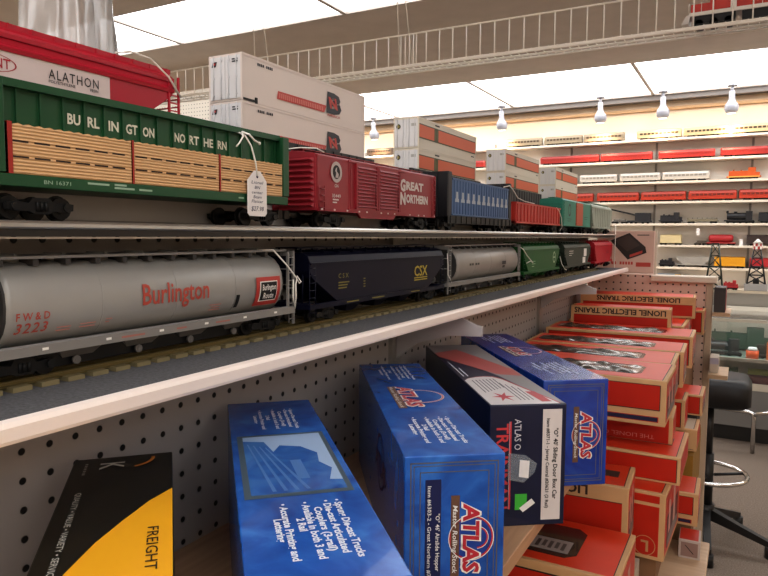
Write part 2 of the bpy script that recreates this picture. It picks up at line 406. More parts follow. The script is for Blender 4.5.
# track sections on the lower shelf
M_brass = mat('brass rail', '#7a6c45', .4, .5)
M_tie = mat('olive tan tie', '#827656', .6)
XT = -.483
LT, NT = .352, 16
tr = root('model_track', 'brass three rail track section under the silver hopper, nearest the camera', 'model track', (XT, -.12, ZS), group='track sections on the lower shelf')
rail = MB().prism([(-.0028, .003), (.0028, .003), (.0028, .0037), (.0007, .0042), (.0007, .0062), (.0016, .0066), (.0016, .0075), (-.0016, .0075), (-.0016, .0066), (-.0007, .0062), (-.0007, .0042), (-.0028, .0037)], 'y', 0, LT-.001).mesh('rail', M_brass)
tie = MB().box(-.0265, .0265, -.0073, .0073, 0, .0036).mesh('tie', M_tie)
for x in (-.0165, 0, .0165):
    o = bpy.data.objects.new('rail', rail); COL.objects.link(o); o.parent = tr; o.location = (x, 0, 0)
for i in range(NT):
    o = bpy.data.objects.new('tie', tie); COL.objects.link(o); o.parent = tr; o.location = (0, (i+.5)*LT/NT, 0)
labs = ['brass track section under the red lettered silver hopper', 'brass track section between the silver hopper and the navy hopper', 'brass track section under the navy hopper',
        'brass track section under the smaller silver hopper', 'brass track section under the bright green hopper', 'brass track section under the dark green hopper and the red one']
for i, l in enumerate(labs): again(tr, l, (XT+(0, 0, 0, 0, .004, .010)[i], -.12+(i+1)*LT, ZS))
tr['label'] = 'brass track section cut by the left edge of the photo, nearest the camera'
# ---------------------------------------------------------------- rolling stock: shared running gear
# car frame: y runs along the track from the near end, +x faces the aisle, z = 0 on the rail
def _truck_mesh():
    b = MB()
    for s in (-1, 1):
        x0, x1 = (.0225, .0275) if s > 0 else (-.0275, -.0225)
        b.prism([(-.026, .0075), (-.0265, .0125), (-.019, .0135), (-.010, .0125), (-.007, .0165), (.007, .0165), (.010, .0125), (.019, .0135), (.0265, .0125), (.026, .0075), (.019, .0065), (.010, .0065), (.006, .0045), (-.006, .0045), (-.010, .0065), (-.019, .0065)], 'x', x0, x1)
        for y in (-.0035, 0, .0035): b.cyl((s*.0275, y, .0065), (s*.0275, y, .0135), .0015, n=6)
        for y in (-.0205, .0205): b.cyl((s*.027, y, .0098), (s*.0295, y, .0098), .0035, n=8)
    b.box(-.0225, .0225, -.006, .006, .009, .0155)
    return b.mesh('truck', DRK)
def _wheel_mesh():
    b = MB()
    b.cyl((-.02, 0, 0), (.02, 0, 0), .0022, n=8)
    for s in (-1, 1):
        b.cyl((s*.0145, 0, 0), (s*.0158, 0, 0), .0103, n=18); b.cyl((s*.0158, 0, 0), (s*.0208, 0, 0), .0089, .0085, n=18)
        b.cyl((s*.0208, 0, 0), (s*.0216, 0, 0), .0045, n=10)
    return b.mesh('wheel_set', WHL)
def _coupler_mesh():
    b = MB(); b.box(-.004, .004, -.016, .0, .0115, .0165)
    b.prism([(-.006, -.016), (.006, -.016), (.0075, -.02), (.006, -.026), (.001, -.026), (.002, -.021), (-.004, -.021), (-.006, -.024)], 'z', .009, .019)
    return b.mesh('coupler', mat('coupler metal', '#3a3735', .4, .7))
TRM, WHM, CPM = _truck_mesh(), _wheel_mesh(), _coupler_mesh()
def gear(r, L, inset=.05, coup=True):
    for y in (inset, L-inset):
        o = bpy.data.objects.new('truck', TRM); COL.objects.link(o); o.parent = r; o.location = (0, y, 0)
        for d in (-.0205, .0205):
            w = bpy.data.objects.new('wheel_set', WHM); COL.objects.link(w); w.parent = o; w.location = (0, d, .0092)
    if coup:
        for y, a in ((0.003, 0), (L-.003, math.pi)):
            o = bpy.data.objects.new('coupler', CPM); COL.objects.link(o); o.parent = r; o.location = (0, y, 0); o.rotation_euler = (0, 0, a)
def ladder(b, x, y0, y1, z0, z1, n=5, r=.0007):
    b.cyl((x, y0, z0), (x, y0, z1), r, n=5); b.cyl((x, y1, z0), (x, y1, z1), r, n=5)
    for i in range(n):
        z = z0+(i+.5)*(z1-z0)/n; b.cyl((x, y0, z), (x, y1, z), r, n=5)
def bars(b, x, rows):
    """marking lines too small to read: y, z, length"""
    for y, z, l in rows: b.quad((x, y, z), (x, y+l, z), (x, y+l, z+.0016), (x, y, z+.0016))
YD, ZD = (0, 1, 0), (0, 0, 1)
TX, TU = .489, .483            # centre lines of the upper and the lower row of cars
ZU, ZL = .0097, -.107

# ---------------------------------------------------------------- cylindrical covered hopper
def sect(w, zb, zt, n=20):
    c = (zb+zt)/2; rz = (zt-zb)/2
    out = []
    for i in range(n):
        a = 2*math.pi*i/n; s, k = math.sin(a), math.cos(a)
        out.append((w*abs(k)**.82*(1 if k >= 0 else -1), c+rz*abs(s)**.9*(1 if s >= 0 else -1)))
    return out
def side_x(z, w, zb, zt):
    c = (zb+zt)/2; rz = (zt-zb)/2; s = min(.999, abs(z-c)/rz); a = math.asin(s**(1/.9)); return w*math.cos(a)**.82
def cyl_hopper(name, label, loc, L, col, b0, b1, zb=.022, zt=.086, hatches=8, chutes=4, group=None):
    M = mat(name+' paint '+col, col, .38, .15, noise=.05, scale=14)
    MD = mat('dark grey roof bracket', '#3c3a39', .6); MS = mat('dimmed sill grey '+col, '#827f7c', .45)  # body grey darkened so sills, walk and end frames look less lit
    r = root(name, label, 'hopper car', loc, group=group)
    w = .0325
    b = MB(); R = []
    for y, k in ((b0, .9), (b0+.0015, .965), (b0+.004, 1), (b1-.004, 1), (b1-.0015, .965), (b1, .9)):
        c = (zb+zt)/2; R.append([(x*k, y, c+(z-c)*k) for x, z in sect(w, zb, zt)])
    b.loft(R, smooth=True)
    n = 4
    for i in range(1, n):
        y = b0+(b1-b0)*i/n; b.loft([[(x*1.006, yy, (zb+zt)/2+(z-(zb+zt)/2)*1.006) for x, z in sect(w, zb, zt)] for yy in (y-.0004, y+.0004)], smooth=False)
    b.build('tank_body', M, r)
    d = MB()
    for y in (b0, b1): d.loft([[(x*.93, yy, (zb+zt)/2+(z-(zb+zt)/2)*.93) for x, z in sect(w, zb, zt)] for yy in (y-.0012, y+.0012)])
    d.build('end_bulkhead', mat('dark end sheet', '#3b3938', .6), r)
    s = MB()
    for q in (-1, 1): s.prism([(q*.0265, .0185), (q*.034, .0185), (q*.034, .0255), (q*.031, .0268), (q*.0265, .0255)], 'y', .004, L-.004)
    s.box(-.012, .012, .01, L-.01, .017, .0215)
    s.build('side_sill', MS, r)
    k = MB(); k.box(-.021, .0235, .006, L-.006, zt+.0022, zt+.0044)
    m = 14
    for i in range(m):
        y = .012+(L-.024)*i/(m-1)
        k.mi(1).box(-.019, .0215, y-.0022, y+.0022, zt-.003, zt+.0018); k.mi(0)  # dark grey brackets under the walk
    k.build('roof_walk', [MS, MD], r)
    for i in range(hatches):
        y = b0+.02+(b1-b0-.04)*i/(hatches-1)
        h = MB(); h.cyl((-.0, y, zt-.001), (0, y, zt+.005), .009, n=14); h.box(-.012, .012, y-.001, y+.001, zt+.0045, zt+.006); h.build('hatch', M, r)
    for i in range(chutes):
        y = b0+.035+(b1-b0-.07)*(i+.5)/chutes; h = MB()
        h.loft([[(-.027, y-.026, .024), (.027, y-.026, .024), (.027, y+.026, .024), (-.027, y+.026, .024)], [(-.014, y-.010, .006), (.014, y-.010, .006), (.014, y+.010, .006), (-.014, y+.010, .006)]])
        h.cyl((.014, y-.004, .0075), (.022, y-.004, .0075), .0018, n=8); h.cyl((.019, y-.004, .0075), (.0215, y-.004, .0075), .0035, n=10)
        h.build('discharge_chute', mat('chute dark grey', '#6f6b68', .55), r)
    for y, q in ((.004, 1), (L-.004, -1)):
        e = MB()
        e.box(-.033, .033, y-.0015, y+.0015, .0185, .0235); e.box(-.033, .033, y-.0008, y+.0008, zt-.003, zt+.003)
        for x in (-.0315, .0315): e.box(x-.0013, x+.0013, y-.0012, y+.0012, .006, zt+.003)
        e.box(.0300, .0328, y+q*.010-.001, y+q*.010+.001, .0235, zt+.002)
        ladder(e, .0325, y, y+q*.0095, .008, zt, 9); ladder(e, -.0325, y, y+q*.0095, .008, zt, 9)
        e.cyl((-.03, y, .05), (.03, y, .05), .0008, n=5); e.cyl((-.03, y, .068), (.03, y, .068), .0008, n=5)
        e.cyl((.0, y+q*.002, .03), (.0, y+q*.006, .03), .006, n=12)
        e.build('end_frame', MS, r)
    MB().box(-.017, .017, .075, L-.075, .004, .019).build('underframe_shade', BLK, r)  # black box added to stand for the darkness under the car
    gear(r, L, .05)
    return r, (lambda off: (lambda u, v: None)), w
def wrap(y0, z0, w, zb, zt, off=.0009, sh=0.):
    return lambda u, v: (side_x(z0+v, w, zb, zt)+off, y0+u+sh*v, z0+v)
zb, zt = .022, .086
r, _, w = cyl_hopper('cylindrical_hopper', 'long silver grey cylindrical hopper with red lettering, at the left on the lower shelf', (-TU, .238, ZL), .372, '#9b9995', .036, .350)
M_rl = mat('red car lettering', '#b04a3c', .5)
b = MB()
W = lambda y, z: wrap(y-.238, z-ZL, w, zb, zt)
b.text('Burlington', None, None, None, h=.0178, w=.079, bold=.012, fn=W(.3915, -.0605), cuts=12)
b.text('F W & D', None, None, None, h=.0056, w=.026, bold=.012, fn=W(.2800, -.0625), cuts=4)
b.text('3223', None, None, None, h=.0075, w=.0255, bold=.01, shear=.15, space=1.15, fn=W(.2797, -.0720), cuts=5)
b.build('lettering', M_rl, r, label='red lettering on the silver tank side')
e = MB()
def curved_rect(b, y0, y1, z0, z1, off, n=8):
    for i in range(n):
        za, zc = z0+(z1-z0)*i/n, z0+(z1-z0)*(i+1)/n
        xa, xc = side_x(za, w, zb, zt)+off, side_x(zc, w, zb, zt)+off
        b.quad((xa, y0, za), (xa, y1, za), (xc, y1, zc), (xc, y0, zc))
ey, ez = .540-.238, -.0755-ZL
curved_rect(e.mi(0), ey, ey+.040, ez, ez+.0305, .0008)
curved_rect(e.mi(1), ey+.0055, ey+.0345, ez+.0045, ez+.026, .0012)
curved_rect(e.mi(2), ey+.0068, ey+.0332, ez+.0056, ez+.0249, .0016)
e.mi(1).text('Burlington', None, None, None, h=.0062, w=.0225, bold=.02, fn=wrap(ey+.0088, ez+.0165, w, zb, zt, .0021), cuts=4)
e.text('Route', None, None, None, h=.0062, w=.017, bold=.02, fn=wrap(ey+.0115, ez+.0075, w, zb, zt, .0021), cuts=4)
e.build('emblem', [mat('emblem red', '#b23a33', .5), WHT, BLK], r, label='red bordered square emblem with white words on black')
k = MB(); curved_rect(k.mi(0), .272, .277, .033, .046, .0008); k.build('stencil_plate', BLK, r)
k = MB(); zz = .0215; x = .0342
for y in (.06, .115, .17, .225, .28, .33): k.mi(0).quad((x, y, zz), (x, y+.005, zz), (x, y+.005, zz+.002), (x, y, zz+.002))
bars(k.mi(1), x, [(.13, .0212, .024), (.19, .0212, .012), (.24, .0212, .02)])
x = .0325
for y0, z0, l in ((.075, .036, .012), (.075, .0335, .012), (.095, .0365, .014), (.095, .034, .014), (.118, .038, .006), (.118, .0355, .004), (.235, .0385, .016), (.238, .036, .012), (.236, .0335, .015)):
    xx = side_x(z0, w, zb, zt)+.0012; k.mi(1).quad((xx, y0, z0), (xx, y0+l, z0), (xx, y0+l, z0+.0008), (xx, y0, z0+.0008))
k.build('small_markings', [WHT, mat('faded red marks', '#a3695f', .6)], r)

r2, _, w = cyl_hopper('cylindrical_hopper', 'smaller silver grey cylindrical hopper between the navy hopper and the green hopper', (-TU, 1.045, ZL), .415, '#98948f', .045, .398, hatches=6)
k = MB(); bx = wrap(.10, .05, w, zb, zt)
for y in (.10, .112, .130, .142): curved_rect(k.mi(0), y, y+.009, .052, .056, .0008, 2)
curved_rect(k, .285, .31, .048, .055, .0008, 3); curved_rect(k, .29, .305, .041, .046, .0008, 3)
k.build('small_markings', mat('dark stencil', '#3e3b3b', .6), r2)

# ---------------------------------------------------------------- covered hoppers with sloping end sheets
def bay_hopper(name, label, loc, L, col, slope=.05, zt=.085, ribs=0, chutes=3, cap=.0, rough=.45, band=None):
    M = mat(name+' paint '+col, col, rough, noise=.06, scale=12, spec=.2)
    r = root(name, label, 'hopper car', loc)
    w = .0325
    S = lambda y, zb, k=1.: [(-w*k, y, zb), (-w*k, y, zt-.013), (-w*k*.9, y, zt-.004), (-.02, y, zt), (.02, y, zt), (w*k*.9, y, zt-.004), (w*k, y, zt-.013), (w*k, y, zb)]
    b = MB(); b.loft([S(.006, zt-.022), S(.010, zt-.03), S(.010+slope, .024), S(L-.010-slope, .024), S(L-.010, zt-.03), S(L-.006, zt-.022)])
    b.build('hopper_body', M, r, bevel=.0006)
    k = MB()
    for q in (-1, 1):
        k.box(q*.0335-.0008, q*.0335+.0008, .006, L-.006, zt-.0145, zt-.012)
        k.box(q*.0305-.0035, q*.0305+.0035, .004, L-.004, .0185, .0245)
        for i in range(ribs):
            y = .012+slope+(L-.024-2*slope)*(i+.5)/ribs; k.box(q*.033-.0007, q*.033+.0007, y-.001, y+.001, .024, zt-.014)
    k.build('side_sill', M, r)
    k = MB(); k.box(-.017, .017, .004, L-.004, zt+.0045, zt+.006)
    for i in range(12):
        y = .01+(L-.02)*i/11
        for q in (-1, 1): k.box(q*.016-.0008, q*.016+.0008, y-.0008, y+.0008, zt-.003, zt+.005)
        if 0 < i < 11: k.box(-.026, .026, y-.0008, y+.0008, zt-.001, zt+.002)
    k.build('roof_walk', M, r)
    for y, q in ((.005, 1), (L-.005, -1)):
        e = MB(); e.box(-.033, .033, y-.0015, y+.0015, .0185, .0245); e.box(-.03, .03, y, y+q*.012, .024, .0255)
        ladder(e, .0322, y, y+q*.012, .01, zt-.014, 7); ladder(e, -.0322, y, y+q*.012, .01, zt-.014, 7)
        for x in (-.02, .02): e.cyl((x, y+q*.002, .025), (x, y+q*.004, zt-.022), .0009, n=5)
        e.build('end_frame', M, r)
    for i in range(chutes):
        y = .03+slope+(L-.06-2*slope)*(i+.5)/chutes; h = MB()
        h.loft([[(-.028, y-.028, .024), (.028, y-.028, .024), (.028, y+.028, .024), (-.028, y+.028, .024)], [(-.014, y-.009, .006), (.014, y-.009, .006), (.014, y+.009, .006), (-.014, y+.009, .006)]])
        h.build('discharge_chute', M, r)
    gear(r, L, .048)
    return r, w
r, w = bay_hopper('covered_hopper', 'dark navy covered hopper with yellow lettering on the lower shelf', (-TU, .632, ZL), .40, '#0d0e24', .055, zt=.086)
x = .0332
b = MB(); b.text('CSX', (x, .9137-.632, -.0625-ZL), YD, ZD, h=.0155, w=.047, bold=.02)
bars(b, x+.0002, [(.9137-.632, -.0662-ZL, .047), (.9137-.632, -.0695-ZL, .047)])
b.build('lettering', mat('csx yellow', '#b3a23c', .5), r, label='yellow lettering')
b = MB(); b.text('C S X', (x, .066, -.0535-ZL-.0005), YD, ZD, h=.0058, w=.024, bold=.01)
bars(b, x+.0002, [(.066, -.0605-ZL, .026), (.066, -.064-ZL, .022), (.066, -.0675-ZL, .02), (.128, -.0585-ZL, .005), (.128, -.062-ZL, .005), (.128, -.0655-ZL, .005), (.128, -.069-ZL, .005)])
bars(b, .0342, [(.085, .0205, .03), (.15, .0205, .035), (.27, .0205, .03)])
b.build('small_markings', mat('dull yellow marks', '#7d7437', .6), r)
r, w = bay_hopper('covered_hopper', 'bright green covered hopper on the lower shelf', (-TU, 1.478, ZL), .335, '#22592a', .035, zt=.087)
b = MB(); b.ring2((w+.0004, .275, .052), YD, ZD, .010, .014, n=20, sq=1.1); b.quad((w+.0006, .265, .05), (w+.0006, .285, .05), (w+.0006, .285, .054), (w+.0006, .265, .054))
bars(b, w+.0006, [(.07, .046, .03), (.07, .04, .03), (.07, .034, .02)])
b.build('lettering', mat('pale green print', '#9fb89a', .5), r)
r, w = bay_hopper('covered_hopper', 'dark grey green covered hopper with white square emblem on the lower shelf', (-TU+.004, 1.845, ZL), .355, '#333d33', .035, zt=.087)
b = MB(); x = w+.0005
b.quad((x, .25, .046), (x, .29, .046), (x, .29, .07), (x, .25, .07)); b.quad((x, .235, .026), (x, .275, .026), (x, .275, .044), (x, .235, .044))
bars(b, x, [(.06, .064, .05), (.06, .058, .05), (.06, .052, .03)])
b.build('emblem', WHT, r)
r, w = bay_hopper('covered_hopper', 'bright red covered hopper at the far end of the lower shelf', (-TU+.011, 2.225, ZL), .325, '#b02430', .03, zt=.09)
b = MB(); bars(b, w+.0006, [(.2, .055, .05), (.2, .049, .05)]); b.build('small_markings', mat('dark red print', '#5e1a1c', .5), r)

# ---------------------------------------------------------------- upper row
# green centre beam flatcar with bundled lumber
GRN = mat('cascade green paint', '#174b2b', .42, noise=.05, scale=12)
L = .339; y00 = .268
fc = root('lumber_flatcar', 'green centre beam flatcar loaded with tan lumber and lettered in white, upper shelf', 'flatcar', (-TX, y00, ZU))
b = MB()
b.prism([(.004, .0235), (.004, .0322), (L-.004, .0322), (L-.004, .0235)], 'x', .0255, .0335)
b.prism([(.004, .024), (.004, .033), (L-.004, .033), (L-.004, .024)], 'x', -.0335, .0255)
b.build('deck', GRN, fc, bevel=.0007)
b = MB(); b.box(-.0015, .0015, .02, L-.02, .033, .094)
b.box(-.027, .0285, .012, L-.012, .0938, .0995)
for i in range(17):
    y = .2957-y00+.0185*i; b.box(.0225, .0245, y-.0009, y+.0009, .064, .094)
b.box(-.022, .0225, .014, L-.014, .069, .0938)
b.build('centre_beam', GRN, fc)
for y0, y1 in ((.002, .0125), (L-.0125, L-.002)):
    b = MB(); b.prism([(-.033, .033), (.033, .033), (.0335, .0975), (.026, .099), (-.026, .099), (-.0335, .0975)], 'y', y0+.002, y1-.002)
    for x in (-.033, -.011, .011, .030): b.box(x-.0015, x+.0035, y0, y1, .033, .098)
    b.build('end_bulkhead', GRN, fc, bevel=.0006)
LUMB = bpy.data.materials.new('bundled lumber'); LUMB.use_nodes = True
nt = LUMB.node_tree; pb = nt.nodes['Principled BSDF']; pb.inputs['Roughness'].default_value = .7
tc = nt.nodes.new('ShaderNodeTexCoord'); sp = nt.nodes.new('ShaderNodeSeparateXYZ'); nt.links.new(tc.outputs['Object'], sp.inputs[0])
wv = nt.nodes.new('ShaderNodeTexWave'); wv.wave_type = 'BANDS'; wv.bands_direction = 'Z'; wv.inputs['Scale'].default_value = 125; wv.inputs['Distortion'].default_value = .6; wv.inputs['Detail'].default_value = 1
nt.links.new(tc.outputs['Object'], wv.inputs['Vector'])
rp = nt.nodes.new('ShaderNodeValToRGB'); rp.color_ramp.elements[0].color = (*lin('#c69b69'), 1); rp.color_ramp.elements[1].color = (*lin('#d9b184'), 1); rp.color_ramp.elements[0].position = .05; rp.color_ramp.elements[1].position = .5
nt.links.new(wv.outputs['Fac'], rp.inputs['Fac']); nt.links.new(rp.outputs['Color'], pb.inputs['Base Color'])
bp = nt.nodes.new('ShaderNodeBump'); bp.inputs['Distance'].default_value = .0006; nt.links.new(wv.outputs['Fac'], bp.inputs['Height']); nt.links.new(bp.outputs['Normal'], pb.inputs['Normal'])
STK = mat('red strap', '#a02a22', .5); SLOT = mat('dark slot', '#2a1c12', .8)
segs = [(.0145, .1205), (.1215, .2250), (.2260, L-.0135)]
for i, (a, c) in enumerate(segs):
    lb = root('lumber_load', ['tan lumber bundle at the left end of the green flatcar', 'tan lumber bundle in the middle of the green flatcar', 'tan lumber bundle behind the white price tag on the green flatcar'][i], 'lumber', (-TX, y00, ZU), group='lumber bundles on the green flatcar')
    b = MB().mi(0); n = 26; z0, z1 = .0326, .0682
    pts = [(a, z0)]; pts.append((c, z0))
    top = [(c-(c-a)*k/n, z1-(.0012 if k % 2 else 0)) for k in range(n+1)]
    b.prism(pts+top, 'x', .0085, .0325)
    b.mi(1)
    for zz in (z0+.0112, z0+.0222):
        y = a+.003
        while y < c-.012: b.quad((.03265, y, zz), (.03265, y+.0125, zz), (.03265, y+.0125, zz+.0013), (.03265, y, zz+.0013)); y += .0168
    b.build('board_stack', [LUMB, SLOT], lb)
    b = MB(); b.box(.0083, .0329, a, a+(.0035 if i == 0 else .0018), z0-.0002, z1+.0004); b.build('strap', STK, lb)
b = MB(); x = .0227
for s, y, ww in (('BU', .3366, .0115), ('RL', .3545, .0110), ('IN', .3743, .0100), ('GT', .3916, .0123), ('ON', .4095, .0128), ('NO', .4457, .0134), ('RT', .4637, .0131), ('HE', .4827, .0132), ('RN', .5022, .0130)):
    b.text(s, (x, y-y00, .0850-ZU), YD, ZD, h=.0078, w=ww, bold=.03)
b.build('lettering', mat('cream lettering', '#d6d4c4', .5), fc, label='cream lettering along the centre beam')
b = MB(); x = .0338
b.text('BN 16371', (x, .308-y00, .0362-ZU), YD, ZD, h=.0028, w=.022, bold=.01)
bars(b, x, [(.345-y00, .0385-ZU, .02), (.37-y00, .039-ZU, .012), (.37-y00, .0365-ZU, .02), (.395-y00, .0365-ZU, .014), (.52-y00, .0365-ZU, .008)])
b.build('small_markings', mat('pale green marks', '#9db59f', .6), fc)
gear(fc, L, .042)

# price tag on its string
tg = root('price_tag', 'white handwritten price tag hanging on the green flatcar', 'price tag', (-TX+.0365, .5455, ZU+.031))
M_paper = mat('white tag card', '#e3dedb', .7)
b = MB(); wd, h0, h1 = .0155, -.0215, .017
b.prism([(-wd+.003, h0), (wd-.003, h0), (wd, h0+.003), (wd, h1-.002), (.005, h1+.0085), (-.005, h1+.0085), (-wd, h1-.002), (-wd, h0+.003)], 'x', 0, .0004)
b.build('card', M_paper, tg)
b = MB(); INK = mat('blue black ink', '#2d2f4d', .6)
for s, z, hh, ww in (('Lionel', .0120, .0032, .019), ('BN', .0068, .0032, .009), ('center', .0018, .0030, .018), ('Beam', -.0030, .0032, .013), ('Flatcar', -.0076, .0032, .019), ('$27.98', -.0160, .0048, .020)):
    b.text(s, (.0005, 0, z), YD, ZD, h=hh, w=ww, al='C', shear=.2, off=.0002)
b.disc((.0005, 0, h1+.0025), YD, ZD, .0016, off=.0001)
b.build('handwriting', INK, tg, label='dark blue handwriting')
b = MB(); P0 = Vector((.0006, 0, h1+.003))
b.tube([P0, (.001, -.003, .034), (.0005, -.009, .050), (-.002, -.0155, .060), (-.008, -.0175, .063), (-.015, -.02, .064)], .0009, 6)
b.tube([(-.004, -.0175, .0635), (.002, -.014, .061), (.0025, -.006, .056), (.002, .0015, .054)], .0011, 6); b.ball((.002, .002, .054), .0018)
b.tube([(-.004, -.018, .0635), (.001, -.022, .058), (.0015, -.028, .051), (.000, -.031, .047)], .0009, 6)
b.build('string', STR, tg)

# crimson boxcar
CRM = mat('crimson boxcar paint', '#8c1f2a', .45, noise=.06, scale=14)
CRD = mat('dark crimson', '#6d1822', .5)  # darker crimson for the door rods
y00 = .655; L = .352
bc = root('boxcar', 'crimson double door boxcar with white lettering on the upper shelf', 'boxcar', (-TX, y00, ZU))
b = MB(); w = .0328
b.loft([[(-w, y, .02), (w, y, .02), (w, y, .086), (w*.92, y, .0885), (0, y, .0925), (-w*.92, y, .0885), (-w, y, .086)] for y in (.003, L-.003)])
b.build('body', CRM, bc, bevel=.0005)
b = MB()
for y, q in ((.003, -1), (L-.003, 1)):
    for i in range(9):
        z = .026+i*.0068; b.prism([(z-.0024, 0), (z, q*.0035), (z+.0024, 0)], 'x', -.03, .03) if False else b.loft([[(-.030, y, z-.0024), (-.026, y+q*.0032, z), (-.030, y, z+.0024)], [(.030, y, z-.0024), (.026, y+q*.0032, z), (.030, y, z+.0024)]])
b.build('end_rib', CRM, bc)
b = MB()
for x in (w,):
    b.box(x-.001, x+.0012, .006, L-.006, .0195, .0235)
    for y in (.006, .079, .083, .219, .223, L-.007): b.box(x-.001, x+.0008, y-.001, y+.001, .022, .087)
    b.box(x-.001, x+.0018, .075, .235, .084, .0862); b.box(x-.001, x+.0018, .075, .235, .0225, .0245)
    b.prism([(.10, .02), (.21, .02), (.2, .013), (.11, .013)], 'x', x-.004, x)
for x in (-w+.0005,): b.box(x-.0015, x, .006, L-.006, .0195, .0235)
b.build('side_rail', CRM, bc)
for y0, y1 in ((.0925, .1505), (.1525, .2165)):
    d = MB(); d.box(w, w+.0016, y0, y1, .0245, .084)
    for i in range(12): z = .029+i*.0046; d.loft([[(w+.0016, yy, z-.0018), (w+.0036, yy, z-.0012), (w+.0016, yy, z+.0016)] for yy in (y0+.004, y1-.004)])
    d.box(w+.0016, w+.0032, y0, y0+.003, .0245, .084); d.box(w+.0016, w+.0032, y1-.003, y1, .0245, .084)
    o = d.build('sliding_door', CRM, bc)
    h = MB(); h.cyl((w+.0038, y1-.008, .03), (w+.0038, y1-.008, .06), .0008, n=6); h.build('door_rod', CRD, o)
b = MB(); b.box(-.009, .009, .004, L-.004, .0945, .0955)
for i in range(10): y = .012+(L-.024)*i/9; b.box(-.009, .009, y-.001, y+.001, .0915, .0945)
b.build('roof_walk', CRM, bc)
b = MB(); ladder(b, w+.0014, .008, .02, .02, .05, 4); ladder(b, w+.0014, L-.02, L-.008, .02, .085, 8); ladder(b, -.02, -.0005, .0, .02, .085, 8); b.build('ladder', CRM, bc)
x = w+.0006; b = MB()
def G(s, yy, z, h, ww, bold=.02): b.text(s, (x, yy-y00, z-ZU), YD, ZD, h=h, w=ww, bold=bold)
G('G', .876, .0668, .0165, .0165, .05); G('REAT', .8945, .0692, .0118, .060, .05)
G('N', .876, .0470, .0165, .0170, .05); G('ORTHERN', .8950, .0500, .0118, .076, .05)
b.text('GN', (x, .7021-y00, .0595-ZU), YD, ZD, h=.0042, al='C', bold=.01); b.text('35449', (x, .7021-y00, .0470-ZU), YD, ZD, h=.0042, w=.020, al='C', bold=.01)
bars(b, x, [(.694-y00, .0435-ZU, .014), (.694-y00, .0400-ZU, .010)])
for yy in (.012, .04, .07, .1, .12, .16, .18, .2, .25, .28, .3, .34): b.quad((w+.0016, yy, .0205), (w+.0016, yy+.004, .0205), (w+.0016, yy+.004, .0228), (w+.0016, yy, .0228))
b.build('lettering', mat('boxcar white', '#cfc3bf', .5), bc, label='white slab lettering and stencils')
b = MB(); o = (x, .7021-y00, .0785-ZU)
b.mi(0).ring2(o, YD, ZD, .0085, .0128, sq=1.02); b.mi(1).disc(o, YD, ZD, .0085, off=.0003)
b.mi(0).poly([(x+.0007, o[1]+p, o[2]+q) for p, q in ((-.003, -.007), (.004, -.007), (.0045, -.002), (.0005, .001), (.001, .006), (-.002, .0045), (-.0035, .0015), (-.001, -.001))])
b.build('emblem', [mat('emblem grey', '#b5a9a4', .6), BLK], bc, label='round white ringed emblem')
gear(bc, L, .05)

# black bulkhead car with blue corrugated load box
y00 = 1.022; L = .385
r = root('bulkhead_car', 'black bulkhead flatcar with a blue corrugated load box on the upper shelf', 'flatcar', (-TX, y00, ZU))
b = MB(); b.box(-.032, .032, .034, L-.003, .016, .0235); b.box(.0255, .033, .034, L-.003, .012, .0255); b.box(-.033, -.0255, .034, L-.003, .012, .0255)
for i in range(14): y = .045+(L-.06)*i/13; b.box(.033, .0342, y-.0015, y+.0015, .0125, .025)
b.build('deck', BLK, r)
for y0, y1, zz in ((.036, .050, .1015), (L-.018, L-.006, .1035)):
    b = MB(); b.box(-.0325, .0325, y0, y1, .0236, zz)
    for x in (-.03, -.01, .01, .03): b.box(x-.002, x+.002, y0-.0025, y1+.0025, .0236, zz-.002)
    b.build('end_bulkhead', mat('black car paint', '#14151b', .5), r, bevel=.0006)
BLU = mat('faded blue corrugated paint', '#41618c', .5, noise=.05, scale=20)
lb = root('load_box', 'blue corrugated box riding on the black bulkhead car', 'container', (-TX, y00, ZU))
b = MB(); b.box(-.0315, .0315, .054, L-.022, .027, .089)
n = 22
for i in range(n): y = .058+(L-.084)*(i+.5)/n; b.box(.0315, .0327, y-.003, y+.003, .029, .088); b.box(-.0327, -.0315, y-.003, y+.003, .029, .088)
b.box(-.033, .033, .0535, L-.0215, .088, .0915); b.box(-.033, .033, .0535, L-.0215, .0262, .029)
b.build('body', BLU, lb, bevel=.0004)
b = MB()
for i in range(11):
    y = .060+(L-.088)*(i+.5)/11; b.prism([(y-.009, .050), (y+.009, .050), (y+.008, .056), (y+.005, .056), (y+.004, .068), (y-.004, .068), (y-.005, .056), (y-.008, .056)], 'x', .0329, .0332)
b.build('white_marks', mat('chalky white marks', '#aab3bd', .6), lb)
gear(r, L, .05)
# red gondola
y00 = 1.432; L = .40
RED2 = mat('orange red gondola paint', '#b5362c', .45, noise=.05, scale=15)
r = root('gondola_car', 'low orange red ribbed gondola car on the upper shelf', 'gondola car', (-TX, y00, ZU))
b = MB(); zt = .066
b.box(-.031, .031, .004, L-.004, .02, .025)
for x0, x1 in ((-.0325, -.031), (.031, .0325)): b.box(x0, x1, .004, L-.004, .02, zt)
for y0, y1 in ((.004, .0065), (L-.0065, L-.004)): b.box(-.031, .031, y0, y1, .02, zt)
b.build('tub', RED2, r)
b = MB()
for q in (-1, 1):
    b.box(q*.033-.0013, q*.033+.0013, .002, L-.002, zt-.003, zt+.001); b.box(q*.033-.0013, q*.033+.0013, .004, L-.004, .0195, .024)
    for i in range(15): y = .016+(L-.032)*i/14; b.box(q*.0335-.0012, q*.0335+.0012, y-.003, y+.003, .024, zt-.003)
for y in (.003, L-.003):
    b.box(-.033, .033, y-.0015, y+.0015, zt-.003, zt+.001)
    for x in (-.02, 0, .02): b.box(x-.003, x+.003, y-.002, y+.002, .024, zt-.003)
b.build('rib', RED2, r)
gear(r, L, .05)
